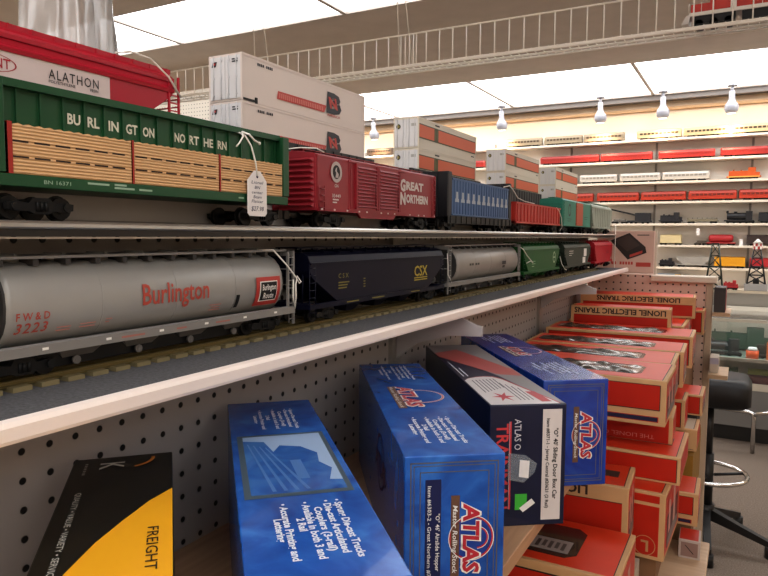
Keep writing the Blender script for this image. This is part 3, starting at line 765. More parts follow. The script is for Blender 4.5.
# teal boxcar
def boxcar(name, label, y00, L, col, door, zt=.098, doorx=(.45, .68)):
    M = mat(name+' '+col, col, .45, noise=.05, scale=15)
    r = root(name, label, 'boxcar', (-TX, y00, ZU))
    b = MB(); w = .0325
    b.loft([[(-w, y, .02), (w, y, .02), (w, y, zt-.006), (w*.9, y, zt-.002), (0, y, zt), (-w*.9, y, zt-.002), (-w, y, zt-.006)] for y in (.003, L-.003)])
    for i in range(8): z = .03+i*.0075; b.box(-.029, .029, .0008, .0032, z-.0015, z+.0015)
    b.build('body', M, r, bevel=.0005)
    d = MB(); d.box(w, w+.0018, L*doorx[0], L*doorx[1], .023, zt-.007)
    for i in range(6): z = .03+i*.010; d.box(w+.0018, w+.0026, L*doorx[0]+.004, L*doorx[1]-.004, z-.001, z+.001)
    d.build('sliding_door', mat(name+' door', door, .45), r)
    k = MB(); k.box(-.009, .009, .004, L-.004, zt+.001, zt+.0022); ladder(k, w+.001, .006, .018, .02, zt-.006, 8); k.build('roof_walk', M, r)
    gear(r, L, .048); return r, w
r, w = boxcar('boxcar', 'teal green boxcar with an orange red door on the upper shelf', 1.852, .375, '#1d7f6b', '#b8502f')
b = MB(); b.ring2((w+.0004, .085, .066), YD, ZD, .011, .016, sq=1.15); bars(b, w+.0006, [(.062, .04, .05), (.062, .034, .04), (.28, .05, .05), (.28, .044, .04)])
b.build('emblem', mat('dark teal emblem', '#17302c', .5), r)
# weathered pale hopper at the end of the upper row
y00 = 2.245; L = .37
r, w = bay_hopper('covered_hopper', 'pale grey covered hopper at the far end of the upper shelf', (-TX, y00, ZU), L, '#98a195', .03, zt=.10, ribs=9)

# ---------------------------------------------------------------- third row on the gondola top
XB = -.602; ZT = .0832; XF = -.57
RDH = mat('crimson hopper paint', '#ab162d', .4, noise=.05, scale=12)
y00 = .17; L = .387
al = root('covered_hopper', 'crimson hopper with a white lettered side panel, behind the green flatcar at the left', 'hopper car', (XB, y00, ZT))
w = .032; zt = .098
S = lambda y, zb_, k=1.: [(-w*k, y, zb_), (-w*k, y, zt-.020), (-w*.93, y, zt-.012), (-.025, y, zt-.002), (.025, y, zt-.002), (w*.93, y, zt-.012), (w*k, y, zt-.020), (w*k, y, zb_)]
b = MB(); b.loft([S(.011, zt-.022), S(.014, zt-.028), S(.080, .024), S(L-.080, .024), S(L-.014, zt-.028), S(L-.011, zt-.022)])
b.build('hopper_body', RDH, al, bevel=.0006)
b = MB()
for q in (-1, 1):
    b.prism([(q*.031, zt-.0245), (q*.0336, zt-.0245), (q*.0345, zt-.021), (q*.031, zt-.018)], 'y', .012, L-.012)
    b.prism([(q*.0285, zt-.012), (q*.0315, zt-.0125), (q*.0315, zt-.0085), (q*.0265, zt-.005)], 'y', .010, L-.010)
    b.box(q*.0305-.0035, q*.0305+.0035, .004, L-.004, .0185, .0245)
b.build('side_sill', RDH, al)
b = MB(); b.box(-.019, .019, .006, L-.006, zt+.001, zt+.0024); b.box(.0185, .0215, .006, L-.006, zt-.0015, zt+.0035)
for i in range(17): y = .012+(L-.024)*i/16; b.box(-.02, .0225, y-.001, y+.001, zt-.004, zt+.0036)
b.build('roof_walk', RDH, al)
for i in range(4):
    y = .07+(L-.14)*i/3; h = MB(); h.box(-.012, .012, y-.028, y+.028, zt-.002, zt+.0005); h.build('hatch', RDH, al)
for y, q in ((.005, 1), (L-.005, -1)):
    e = MB(); e.box(-.033, .033, y-.0015, y+.0015, .0185, .0245); e.box(-.03, .03, min(y, y+q*.02), max(y, y+q*.02), .024, .0255)
    for x in (-.0325, .0325):
        e.box(x-.0011, x+.0011, y-.0011, y+.0011, .012, zt-.006); e.box(x-.0011, x+.0011, y+q*.014-.0011, y+q*.014+.0011, .012, zt-.014)
        for i in range(8): z = .02+i*.0085; e.box(x-.0007, x+.0007, min(y, y+q*.014), max(y, y+q*.014), z-.0007, z+.0007)
    for i in range(5): z = .034+i*.0085; e.box(-.032, .032, y-.0007, y+.0007, z-.0007, z+.0007)
    e.build('end_ladder', RDH, al)
b = MB().mi(0); x = w+.0004; ye = .4604-y00
b.box(w-.001, x, .055, ye, .0265, .0745)
b.mi(1); x2 = x+.0003
b.text('ALATHON', (x2, .3933-y00, .1420-ZT), YD, ZD, h=.0088, w=.0535, bold=.004, space=1.2)
b.text('POLYETHYLENE', (x2, .3933-y00, .1383-ZT), YD, ZD, h=.0026, w=.0275, bold=.01)
b.text('RESIN', (x2, .437-y00, .1383-ZT), YD, ZD, h=.0026, w=.009, bold=.01)
b.mi(2)
o = (x, .3345-y00, .1455-ZT); b.ring2(o, YD, ZD, .0275, .0288, sq=.29, n=40)
b.text('DU PONT', (x2, .3100-y00, .1415-ZT), YD, ZD, h=.0085, w=.0475, bold=.006)
b.build('side_panel', [mat('white car panel', '#d3c3c1', .5), mat('grey black print', '#2d2a2c', .5), mat('oval red', '#a51e30', .5)], al, label='white panel with black and red lettering')
for y in (.135, .195, .255):
    h = MB(); h.loft([[(-.028, y-.03, .024), (.028, y-.03, .024), (.028, y+.03, .024), (-.028, y+.03, .024)], [(-.014, y-.009, .006), (.014, y-.009, .006), (.014, y+.009, .006), (-.014, y+.009, .006)]]); h.build('discharge_chute', RDH, al)
gear(al, L, .05)
# clear bag standing behind the crimson hopper
M_bag = glassy('clear bag film', '#aea9a3', .10, .80, .22)
r = root('plastic_bag', 'crumpled clear plastic bag behind the crimson hopper', 'bag', (-.69, .50, ZT))
rings = []; random.seed(3)
N = 44; ph = [random.uniform(0, 6.28) for _ in range(8)]
for j in range(15):
    t = j/14; z = .36*t; k = 1-.30*t; R = []
    for i in range(N):
        a = 2*math.pi*i/N; f = 1+.10*math.sin(5*a+ph[0]+2*t)+.07*math.sin(9*a+ph[1]-3*t)+.05*math.sin(15*a+ph[2]+5*t)+.03*math.sin(23*a+ph[3]+9*t)
        R.append((.034*k*f*math.cos(a), .060*k*f*math.sin(a)+.01*t, z))
    rings.append(R)
MB().loft(rings, smooth=True).build('film', M_bag, r)
MB().box(-.022, .022, -.04, .04, .0, .11).build('wrapped_contents', mat('grey bagged part', '#aaa49d', .6), r, bevel=.004)
# containers and well cars
def container(label, loc, L, kind, group, h=.0592):
    r = root('freight_container', label, 'container', loc, group=group)
    W = mat('container white '+kind, '#d9cfc9' if kind == 'white' else '#d2cbbd', .5, noise=.02, scale=10)
    b = MB(); w = .0265
    b.box(-w, w, 0, L, 0, h); b.build('body', W, r, bevel=.0006)
    k = MB()
    for q in (-1, 1):
        k.box(q*w-.0006, q*w+.0006, 0, L, h-.003, h+.0002); k.box(q*w-.0006, q*w+.0006, 0, L, -.0001, .003)
    for x in (-w, w):
        for y in (0, L): k.box(x-.0012, x+.0012, y-.001, y+.001, 0, h)
    k.build('frame_rail', W, r)
    for s, x0, x1 in ((0, -w+.0015, -.0004), (1, .0004, w-.0015)):
        d = MB(); d.box(x0, x1, -.0012, 0, .003, h-.003); o = d.build('door', mat('door white', '#d6d6d8', .5), r)
        g = MB()
        for x in (x0+.006, x1-.006):
            g.cyl((x, -.002, .002), (x, -.002, h-.002), .0007, n=6)
            for z in (.008, h*.5, h-.008): g.box(x-.0015, x+.0015, -.0026, -.0012, z-.0008, z+.0008)
        g.build('locking_bar', mat('door bar white', '#cfcfd2', .45), o)
    x = w+.0008
    if kind == 'white':
        m = MB(); NAV = mat('dark blue logo', '#22242f', .5)
        m.mi(0); m.poly([(x, L-.1180, .0140), (x, L-.1120, .0250), (x, L-.2300, .0245), (x, L-.2330, .0135)])
        m.mi(2)
        for i in range(24): y = L-.2280+i*.0045; m.quad((x+.0002, y, .0158), (x+.0002, y+.0022, .0158), (x+.0002, y+.0026, .0222), (x+.0002, y+.0004, .0222))
        m.mi(1); m.text('B', (x+.0001, L-.1130, .0170), YD, ZD, h=.0280, w=.0420, bold=.06, shear=.05)
        m.mi(0); m.text('N', (x+.0005, L-.1080, .0235), YD, ZD, h=.0150, w=.0260, bold=.05, shear=-.2)
        m.mi(0); m.text('AMERICA', (x+.0003, L-.1110, .0105), YD, ZD, h=.0036, w=.036, bold=.01)
        m.mi(1)
        for q in range(9):
            if q != 4: m.quad((x, .030+q*.0036, h-.0105), (x, .0326+q*.0036, h-.0105), (x, .0326+q*.0036, h-.0070), (x, .030+q*.0036, h-.0070))
        m.build('lettering', [mat('logo red', '#b8433b', .5), NAV, mat('pale red print', '#cf7f76', .5)], r, label='red stripe and dark blue logo')
        m = MB(); y = -.0018
        m.mi(0).poly([(-.0222, y, h-.0150), (-.0150, y, h-.0150), (-.0130, y, h-.0085), (-.0202, y, h-.0085)]); m.mi(1).quad((-.0195, y-.0003, h-.0125), (-.016, y-.0003, h-.0125), (-.015, y-.0003, h-.0100), (-.0185, y-.0003, h-.0100))
        for z in (h-.0085, h-.0115): m.mi(0).quad((.012, y, z), (.0215, y, z), (.0215, y, z+.0016), (.012, y, z+.0016))
        m.build('door_marks', [NAV, mat('logo red', '#b8433b', .5)], r)
        m = MB(); m.box(w, w+.0012, .001, .025, .0005, .0035); m.box(w, w+.0016, .025, .029, -.0005, .007); m.build('corner_lock', BLK, r)
    else:
        m = MB(); z0, z1 = .0215, .0455
        m.mi(0).quad((x, .002, z0-.0022), (x, L-.004, z0-.0022), (x, L-.004, z1+.0022), (x, .002, z1+.0022))
        for a, c in ((.002, .072), (.092, L-.004)): m.mi(1).quad((x+.0002, a, z0), (x+.0002, c, z0), (x+.0002, c, z1), (x+.0002, a, z1))
        m.mi(2); m.quad((x+.0003, .0765, .024), (x+.0003, .0795, .024), (x+.0003, .0795, .043), (x+.0003, .0765, .043)); m.quad((x+.0003, .0845, .024), (x+.0003, .0875, .024), (x+.0003, .0875, .043), (x+.0003, .0845, .043))
        m.mi(3); m.quad((x, .076, h-.0075), (x, .098, h-.0075), (x, .098, h-.0045), (x, .076, h-.0045)); m.quad((x, L-.03, .011), (x, L-.012, .011), (x, L-.012, .0135), (x, L-.03, .0135))
        m.build('side_stripe', [mat('olive green border', '#4b4a28', .5), mat('orange stripe', '#cd5a2c', .5), mat('stripe green', '#6d6a2c', .5), BLK], r, label='orange stripe with dark green border')
        m = MB(); y = -.0018; m.mi(0).disc((-.0165, y, h-.0165), (1, 0, 0), ZD, .0048, off=.0003); m.mi(1).disc((-.0165, y-.0004, h-.0165), (1, 0, 0), ZD, .0028, off=.0003)
        m.mi(2).quad((.0115, y, h-.017), (.0215, y, h-.017), (.0215, y, h-.0115), (.0115, y, h-.0115))
        m.build('door_marks', [mat('dark olive roundel', '#3b3920', .5), mat('roundel gold', '#8d8040', .5), mat('door notice', '#a9a9a6', .5)], r)
    return r
def well_car(label, y0, L):
    r = root('well_car', label, 'well car', (XB, y0, ZT)); M = mat('well car black', '#1d1c1f', .5)
    b = MB(); b.box(-.028, .028, .07, L-.07, .012, .0272)
    for q in (-1, 1): b.box(q*.0305-.0025, q*.0305+.0025, .05, L-.05, .010, .046)
    for y, s in ((.0, 1), (L, -1)): b.box(-.024, .024, min(y, y+s*.065), max(y, y+s*.065), .018, .027)
    for i in range(16):
        y = .06+(L-.12)*i/15
        for q in (-1, 1): b.box(q*.0335-.0008, q*.0335+.0008, y-.0015, y+.0015, .011, .045)
    b.build('well_frame', M, r); gear(r, L, .035)
    return r
names = [('white', .660, .303, 'white container with a red stripe and dark logo, {} of its stack'), ('orange', 1.172, .306, 'nearest orange striped white container stack, {} container'),
         ('orange', 1.697, .315, 'middle orange striped white container stack, {} container'), ('orange', 2.215, .315, 'farthest orange striped white container stack, {} container')]
wl = ['black well car under the white containers', 'black well car under the nearest orange striped stack', 'black well car under the middle orange striped stack', 'black well car under the farthest orange striped stack']
for (kd, y, L, lab), wlab in zip(names, wl):
    well_car(wlab, y-.083, L+.166)
    z = ZT+.0276
    container(lab.format('lower'), (XF-.0270, y, z), L, kd, 'stacked containers')
    container(lab.format('upper'), (XF-.0270, y, z+.0598), L, kd, 'stacked containers')

# loose white strings tied to other cars
def string(lab, pts, r=.0009):
    o = MB().tube([(p[0], p[1], p[2]) for p in pts], r, 6).build('tag_string', STR, loc=(0, 0, ZC)); tag(o, lab, 'string', 'white tag strings')
string('white string looped over the right end of the red lettered silver hopper', [(-.462, .560, -.0165), (-.452, .571, -.0165), (-.446, .588, -.034), (-.4455, .603, -.0475), (-.4455, .6095, -.055), (-.4455, .613, -.0535), (-.4458, .606, -.0465), (-.446, .6035, -.056), (-.446, .604, -.070), (-.4475, .6045, -.083), (-.448, .601, -.070), (-.448, .602, -.05)])
string('white string hanging at the end of the navy hopper', [(-.447, 1.034, -.030), (-.4465, 1.037, -.05), (-.446, 1.036, -.066), (-.446, 1.046, -.074), (-.446, 1.052, -.080)], .0007)
string('white string draped across the near end of the bright green hopper', [(-.457, 1.462, -.022), (-.449, 1.474, -.03), (-.4475, 1.50, -.045), (-.4465, 1.545, -.063), (-.4465, 1.525, -.058), (-.447, 1.495, -.062)], .0011)
string('white string hanging between the bright green and dark green hoppers', [(-.449, 1.812, -.055), (-.447, 1.825, -.075), (-.446, 1.86, -.092), (-.446, 1.88, -.094)], .0011)
string('white string on the roof corner of the crimson boxcar', [(-.530, .65, .098), (-.50, .649, .1025), (-.475, .652, .104), (-.458, .662, .1035), (-.4555, .675, .100)], .0008)
string('white string draped from the blue load box onto the red gondola', [(-.46, 1.36, .1035), (-.455, 1.385, .108), (-.4535, 1.405, .100), (-.454, 1.44, .085), (-.456, 1.50, .080), (-.457, 1.58, .0785)], .0011)
string('white string hanging at the right end of the red gondola', [(-.457, 1.79, .0775), (-.4525, 1.80, .07), (-.451, 1.825, .05), (-.4515, 1.835, .025), (-.452, 1.815, .016)], .001)
string('white string arching from the crimson hopper roof to its end ladder', [(-.572, .470, .1835), (-.568, .485, .188), (-.566, .51, .186), (-.566, .535, .172), (-.567, .553, .1535)], .0011)
# ---------------------------------------------------------------- cartons
# carton frame: origin at the front right bottom corner, x from -w to 0, y runs back, z up
def carton(name, label, FR, rz, w, l, h, zb, M, group=None, bevel=.0012, cat='box'):
    r = root(name, label, cat, (FR[0], FR[1], zb), rz, group)
    MB().box(-w, 0, 0, l, 0, h).build('carton_body', M, r, bevel=bevel)
    return r
EF, ER = (0, -1, 0), (1, 0, 0)       # print on lids and ends reads from back to front, then down the end
DN = (0, 0, -1)
BLUE = marbled('blue marbled carton', '#164590', '#225bad', '#3878c6', 22)
BLUE2 = marbled('deep blue marbled carton', '#142f80', '#1d3f9c', '#27509f', 20)
BRD = mat('bronze print line', '#5b5a5c', .5)
LRED = mat('logo crimson', '#b62c3a', .4); LBAND = mat('brown logo band', '#6a4a38', .5); LBLU = mat('logo blue', '#1c3f90', .4)
PR = mat('pale carton print', '#d3dae6', .5)
def logo_top(r, h, x0, xa, y0, y1, band):
    """round arch logo with the name across it, on the lid"""
    Z = h; b = MB(); yc = (y0+y1)/2
    b.mi(0).ring2((xa-.0165, yc, Z), EF, ER, .0285, .0315, n=36, sq=.95, off=.0003)
    b.mi(1).ring2((xa-.0165, yc, Z), EF, ER, .0305, .0313, n=36, sq=.95, off=.0004); b.ring2((xa-.0165, yc, Z), EF, ER, .0282, .0288, n=36, sq=.95, off=.0004)
    b.mi(2).box(x0-.012, x0-.003, y1-.004, y0+.004, Z+.0001, Z+.0004)
    b.mi(1).text('ATLAS', (x0-.0008, y0+.003, Z), EF, ER, h=.0175, w=y0-y1+.006, bold=.075, shear=.15, off=.0006)
    b.mi(0).text('ATLAS', (x0, y0, Z), EF, ER, h=.0155, w=y0-y1, bold=.035, shear=.15, off=.0009)
    b.mi(1).text('Master Rolling Stock', (x0-.0100, y0+.001, Z), EF, ER, h=.0042, w=y0-y1+.004, bold=.01, shear=.2, off=.0007)
    b.build('logo', [LRED, WHT, LBAND], r, label='red and white arched logo on the lid')
def logo_end(r, item, desc, h, label=True):
    X = lambda u: u
    b = MB(); O = (-.0300, 0, .0695)
    b.mi(3).disc(O, DN, ER, .0185, off=.0003)
    b.mi(0).ring2(O, DN, ER, .0185, .0205, n=36, off=.0004); b.mi(1).ring2(O, DN, ER, .0200, .0207, n=36, off=.0005)
    b.mi(0).ring2((-.0245, 0, .0695), DN, ER, .0085, .0100, a0=0, a1=180, n=24, off=.0004); b.mi(1).ring2((-.0245, 0, .0695), DN, ER, .0098, .0103, a0=0, a1=180, n=24, off=.0005)
    b.mi(2).box(-.0485, -.0408, -.0004, -.0001, .0325, .1085)
    b.mi(1).text('ATLAS', (-.0378, 0, .1030), DN, ER, h=.0155, w=.0665, bold=.075, shear=.12, off=.0007)
    b.mi(0).text('ATLAS', (-.0370, 0, .1015), DN, ER, h=.0138, w=.0635, bold=.035, shear=.12, off=.001)
    b.mi(1).text('Master Rolling Stock', (-.0468, 0, .1000), DN, ER, h=.0042, w=.062, bold=.012, shear=.2, off=.0008)
    b.build('logo', [LRED, WHT, LBAND, LBLU], r, label='red and white arched logo on the end')
    b = MB()
    for o, t in ((.0055, .0011), (.0085, .0007), (.0140, .0008)):
        x0, x1, z0, z1 = -.0905+o, -.0005-o, .0005+o, h-.0005-o
        b.box(x0, x1, -.0003, -.0001, z1-t, z1); b.box(x0, x1, -.0003, -.0001, z0, z0+t); b.box(x0, x0+t, -.0003, -.0001, z0, z1); b.box(x1-t, x1, -.0003, -.0001, z0, z1)
    b.build('border_lines', BRD, r)
    if label:
        b = MB(); b.mi(0).box(-.0715, -.0575, -.0005, -.0001, .012, .1235)
        b.mi(1).text(item, (-.0695, 0, .1180), DN, ER, h=.0033, w=.093, bold=.01, off=.0007); b.text(desc, (-.0622, 0, .0930), DN, ER, h=.0036, w=.052, bold=.012, off=.0007)
        b.build('item_label', [mat('label navy', '#121d4f', .4), WHT], r, label='dark navy item label with white print')
def bullets(r, h, rows, hh=.0047, sx=.0):
    b = MB()
    for s, u, y0, y1 in rows: b.text(s, (u, y0, h), EF, ER, h=hh, w=y0-y1, bold=.035, off=.0005)
    b.build('lid_print', PR, r, label='pale printed lines on the lid')
RZ = ('\u2022 Sprung Die-cast Trucks', '\u2022 Die-cast Articulated', 'Couplers (3-rail)', '\u2022 Available in both 3 and', '2 Rail', '\u2022 Accurate Printing and', 'Lettering')
def lines7(us, y0, y1, off=.0):
    D = y0-y1; f = (1, .92, .78, .97, .25, .96, .42); ind = (0, 0, .12, 0, .3, 0, .28)
    return [(s, u, y0-D*k, y0-D*k-D*q*(1-k*.3)) for s, u, q, k in zip(RZ, us, f, ind)]
H = .145; ZW = -.335
# dark carton with the yellow field
KB = mat('black carton print', '#16150f', .35, noise=.3, scale=30)
r = carton('product_box', 'black and yellow carton, nearest the camera at the bottom left', (-.136, .125), 46.7, .078, .41, H, ZW, KB, 'cartons on the wooden shelf')
b = MB(); Z = H+.0003
crv = [(-.0002, .3225), (-.0157, .3022), (-.0318, .2718), (-.0456, .2430), (-.0585, .2065), (-.0675, .172), (-.0760, .13)]
b.poly([(x, y, Z) for x, y in crv]+[(-.076, .002, Z), (-.0002, .002, Z)])
b.build('yellow_field', mat('golden yellow print', '#e3a51e', .35), r)
b = MB()
b.text('FREIGHT', (-.0155, .2560, H), EF, ER, h=.0070, w=.058, bold=.0, off=.0007)
b.build('title_print', mat('dark brown print', '#2c2010', .5), r, label='dark FREIGHT lettering on the yellow field')
b = MB(); b.mi(0).text('QUALITY \u2022 VALUE \u2022 VARIETY \u2022 SERVICE', (-.0672, .3300, H), EF, ER, h=.0040, w=.128, bold=.0, off=.0006)
b.text('K', (-.0560, .3930, H), EF, ER, h=.0185, w=.0150, bold=.01, off=.0006)
for i in range(7): b.quad((-.068+.0, .395-.004*i, H+.0004), (-.066, .395-.004*i, H+.0004), (-.066, .3935-.004*i, H+.0004), (-.068, .3935-.004*i, H+.0004))
b.mi(1).ring2((-.0365, .3990, H), ER, (0, 1, 0), .0195, .0225, a0=-70, a1=5, n=20, off=.0006)
b.build('lid_print', [mat('silver print', '#b9b6ad', .5), mat('amber print', '#b5722a', .5)], r, label='pale motto and initial with an amber arc')
# blue carton with a picture on its lid
r = carton('product_box', 'blue carton with a pale train picture printed on its lid', (-.156, .320), 43.5, .092, .41, H, ZW, BLUE, 'cartons on the wooden shelf')
b = MB(); Z = H+.0002
x0, x1, y0, y1 = -.0865, -.0060, .1300, .2830
b.mi(0).poly([(x0, y0, Z), (x1, y0, Z), (x1, y1, Z), (x0, y1, Z)])
x0 += .005; x1 -= .004; y0 += .006; y1 -= .005; Z += .0001
b.mi(1).poly([(x0, y0, Z), (x1, y0, Z), (x1, y1, Z), (x0, y1, Z)])
Z += .0001; b.mi(2).poly([(x0, y1-.012, Z), (x0, y1, Z), (x1, y1, Z), (x1, y0+.018, Z), (x1-.010, y0+.02, Z), (x1-.004, y0+.045, Z), (x1-.012, y0+.062, Z), (x1-.010, y0+.085, Z), (x1-.022, y0+.105, Z), (x1-.040, y0+.112, Z), (x1-.047, y0+.095, Z), (x1-.053, y0+.125, Z)])
Z += .0001; b.mi(3)
for k in range(4): u = x0+.003+.0050*k; b.poly([(u, y1-.022-.004*k, Z), (u+.0012, y1-.022-.004*k, Z), (u+.016+.0035*k, y0+.004, Z), (u+.0130+.0035*k, y0+.004, Z)])
b.poly([(x0+.036, y0+.070, Z), (x0+.045, y0+.070, Z), (x0+.047, y0+.026, Z), (x0+.038, y0+.026, Z)])
b.build('lid_picture', [mat('picture frame bronze', '#4a5a66', .4), marbled('picture blue', '#1b4790', '#2d62ab', '#4c7fbf', 30), mat('pale sky print', '#9db4d3', .4), mat('pale loco print', '#4f79b4', .4)], r, label='faded blue and white picture of a train')
us = (-.0250, -.0330, -.0405, -.0480, -.0545, -.0635, -.0695)
bullets(r, H, lines7(us, .1160, .0280), .0052)
bullets(r, H, lines7((-.0285, -.0345, -.0410, -.0475, -.0545, -.0610, -.0670), .372, .298), .0036)
# blue carton with the arched logo on lid and end
r = carton('product_box', 'blue carton with a red arched logo on lid and end, front at the bottom centre', (-.179, .549), 36.5, .090, .41, H, ZW, BLUE, 'cartons on the wooden shelf')
logo_top(r, H, -.0575, -.0215, .2570, .1620, 1); logo_end(r, 'Item #6303-2 - Great Northern #71316', '"O" 46\' Airslide Hopper', H)
bullets(r, H, lines7((-.0290, -.0365, -.0435, -.0505, -.0575, -.0640, -.0705), .119, .030), .0045)
bullets(r, H, lines7((-.0285, -.0345, -.0410, -.0475, -.0545, -.0610, -.0670), .392, .298), .0036)
b = MB(); b.ring2((-.0902, .16, .085), (0, -1, 0), (0, 0, 1), .028, .031, n=30, off=.0003); b.text('ATLAS', (-.0902, .205, .07), (0, -1, 0), (0, 0, 1), h=.022, w=.09, bold=.03, shear=.15); b.build('side_logo', mat('dim maroon print', '#5e2a35', .5), r)
# dark navy carton with white lid panel
NAVY = mat('navy carton print', '#141a37', .3, noise=.15, scale=25)
r = carton('product_box', 'dark navy carton with a white and grey lid and price stickers', (-.175, .757), 35.5, .091, .41, H-.002, ZW, NAVY, 'cartons on the wooden shelf')
h = H-.002; Z = h+.0002; b = MB()
b.mi(0).poly([(-.0895, .330, Z), (-.0895, .409, Z), (-.0015, .409, Z), (-.0015, .002, Z), (-.022, .03, Z), (-.024, .075, Z), (-.035, .150, Z), (-.06, .25, Z)])
Z += .0001; b.mi(1).poly([(-.0895, .300, Z), (-.0895, .335, Z), (-.047, .365, Z), (-.003, .195, Z), (-.003, .150, Z), (-.035, .165, Z)])
Z += .0001; b.mi(2)
arc = [(-.0895, .001), (-.0895, .128), (-.083, .139), (-.070, .147), (-.058, .150), (-.047, .147), (-.038, .132), (-.0245, .072), (-.010, .012), (-.008, .001)]
b.poly([(x, y, Z) for x, y in arc][::-1])
b.mi(3)
for (xa, ya), (xc, yc) in zip(arc[1:-1], arc[2:]): b.poly([(xa, ya, Z+.0001), (xc, yc, Z+.0001), (xc+.0018, yc+.0025, Z+.0001), (xa+.0018, ya+.0025, Z+.0001)])
star = []
for k in range(12): a = math.pi*2*k/12; q = .017 if k % 2 == 0 else .0055; star.append((-.0640+q*math.cos(a)*.85, .0370+q*math.sin(a)*1.4, Z+.0002))
b.poly(star)
b.poly([(-.0300, .060, Z+.0002), (-.0180, .060, Z+.0002), (-.0140, .010, Z+.0002), (-.0260, .010, Z+.0002)])
b.build('lid_panel', [mat('lid grey print', '#8d8b8e', .35), mat('faded red band', '#b35a58', .35), mat('lid white print', '#d9d5d6', .3), mat('lid red', '#b83743', .4)], r, label='white lid panel with red star on grey and red')
b = MB(); 
for i in range(7): b.box(-.0800+.0050*i, -.0787+.0050*i, .060+.004*i, .128+.0010*i, h+.0003, h+.0006)
for i in range(4): b.box(-.0485+.0050*i, -.0472+.0050*i, .020, .110-.010*i, h+.0003, h+.0006)
b.build('lid_print', mat('grey small print', '#77757c', .5), r)
b = MB()
for i in range(2): b.box(-.0850+.006*i, -.0836+.006*i, .155, .26-.05*i, h+.0002, h+.0005)
b.build('lid_bars', PR, r)
b = MB().mi(0); b.box(-.0283, -.0055, -.0006, -.0001, .0065, .1372)
b.mi(1).text('"O" 40\' Sliding Door Box Car', (-.0150, 0, .1150), DN, ER, h=.0050, w=.084, bold=.025, off=.0009)
b.text('Item #8371-1 - Jersey Central #20621 (2 Rail)', (-.0238, 0, .1265), DN, ER, h=.0040, w=.106, bold=.02, off=.0009)
b.build('item_label', [mat('cream item label', '#cfc6c2', .5), mat('dark label ink', '#22201f', .5)], r, label='cream item label with dark print')
b = MB(); b.mi(0).text('ATLAS O', (-.0615, 0, .1265), DN, ER, h=.0078, w=.036, bold=.005, off=.0006)
b.mi(1).text('TRAINMAN', (-.0825, 0, .1215), DN, ER, h=.0140, w=.100, bold=.02, off=.0006)
b.box(-.0672, -.0652, -.0005, -.0001, .0205, .1235); b.mi(0).box(-.0676, -.0673, -.0005, -.0001, .0205, .1235)
b.build('title_print', [mat('title white', '#c9c6cb', .5), mat('title red', '#c23b40', .4)], r, label='white and red lettering reading down the end')
b = MB(); b.box(-.0595, -.0455, -.0006, -.0001, .0195, .0380); b.build('green_sticker', mat('green price sticker', '#3fae3a', .5), r)
b = MB(); b.poly([(-.0545, -.0009, .0215), (-.0500, -.0009, .0165), (-.0355, -.0009, .0270), (-.0400, -.0009, .0325)]); b.build('white_sticker', M_paper, r); b = MB(); b.poly([(-.0560, -.0018, .0590), (-.0445, -.0018, .0570), (-.0435, -.0018, .0775), (-.0550, -.0018, .0790)]); b.build('white_sticker', M_paper, r)
b = MB(); b.loft([[(-.0690, -.0013, .0560), (-.0500, -.0016, .0520), (-.0370, -.0013, .0640), (-.0345, -.0013, .0740), (-.0480, -.0016, .0840), (-.0690, -.0013, .0870)], [(-.0690, -.0002, .0560), (-.0500, -.0002, .0520), (-.0370, -.0002, .0640), (-.0345, -.0002, .0740), (-.0480, -.0002, .0840), (-.0690, -.0002, .0870)]])
b.build('clear_tape', glassy('clear tape', '#8fa0b5', .15, .35, .2), r)
# rear blue carton
r = carton('product_box', 'blue carton with the red arched logo, farthest of the blue cartons', (-.156, .910), 37.5, .092, .41, H, ZW, BLUE2, 'cartons on the wooden shelf')
logo_top(r, H, -.0560, -.0200, .2640, .1780, 1); logo_end(r, '', '', H, False)
bullets(r, H, lines7((-.0290, -.0365, -.0435, -.0505, -.0575, -.0640, -.0705), .122, .034), .0045)
bullets(r, H, lines7((-.0285, -.0345, -.0410, -.0475, -.0545, -.0610, -.0670), .388, .300), .0036)

# ---------------------------------------------------------------- orange and tan train cartons
TAN = mat('tan carton board', '#c79f72', .6, noise=.06, scale=25)
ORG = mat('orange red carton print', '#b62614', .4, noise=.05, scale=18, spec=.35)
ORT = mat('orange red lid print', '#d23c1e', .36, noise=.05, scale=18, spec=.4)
LINE = mat('dark print line', '#2a1712', .5)
BAR = mat('navy print bar', '#1f2140', .4)
WIN = glassy('cellophane window', '#2a2826', .25, .75, .12)
WIN.node_tree.nodes['Glossy BSDF'].inputs[0].default_value = (.9, .9, .9, 1)
SIL = mat('crumpled silver film', '#6b6865', .2, .8, noise=.6, scale=28)
def panel(b, face, w, l, h, a0, a1, c0, c1, off):
    if face == 'front': b.box(-w+a0, -w+a1, -off, 0, c0, c1)
    elif face == 'end': b.box(0, off, a0, a1, c0, c1)
    elif face == 'top': b.box(-w+a0, -w+a1, c0, c1, h, h+off)
def film(o, x0, x1, y0, y1, z):
    """wavy cellophane lying in the window"""
    nx, ny = 60, 10; p = [random.uniform(0, 6.3) for _ in range(6)]; vs = []; fs = []
    for j in range(ny+1):
        for i in range(nx+1):
            u, v = i/nx, j/ny; e = min(1, 6*min(u, 1-u, v, 1-v)*2)
            hh = .5+.28*math.sin(17*u+5*v+p[0])+.22*math.sin(9*u-8*v+p[1]+2*math.sin(6*u+p[2]))+.15*math.sin(31*u+11*v+p[3])
            vs.append((x0+(x1-x0)*u, y0+(y1-y0)*v, z+.0045*max(0, hh)*e))
    for j in range(ny):
        for i in range(nx): a = j*(nx+1)+i; fs.append((a, a+1, a+nx+2, a+nx+1))
    b = MB(); b.add(vs, fs, True); b.build('window_film', SIL, o, label='wavy reflecting cellophane')
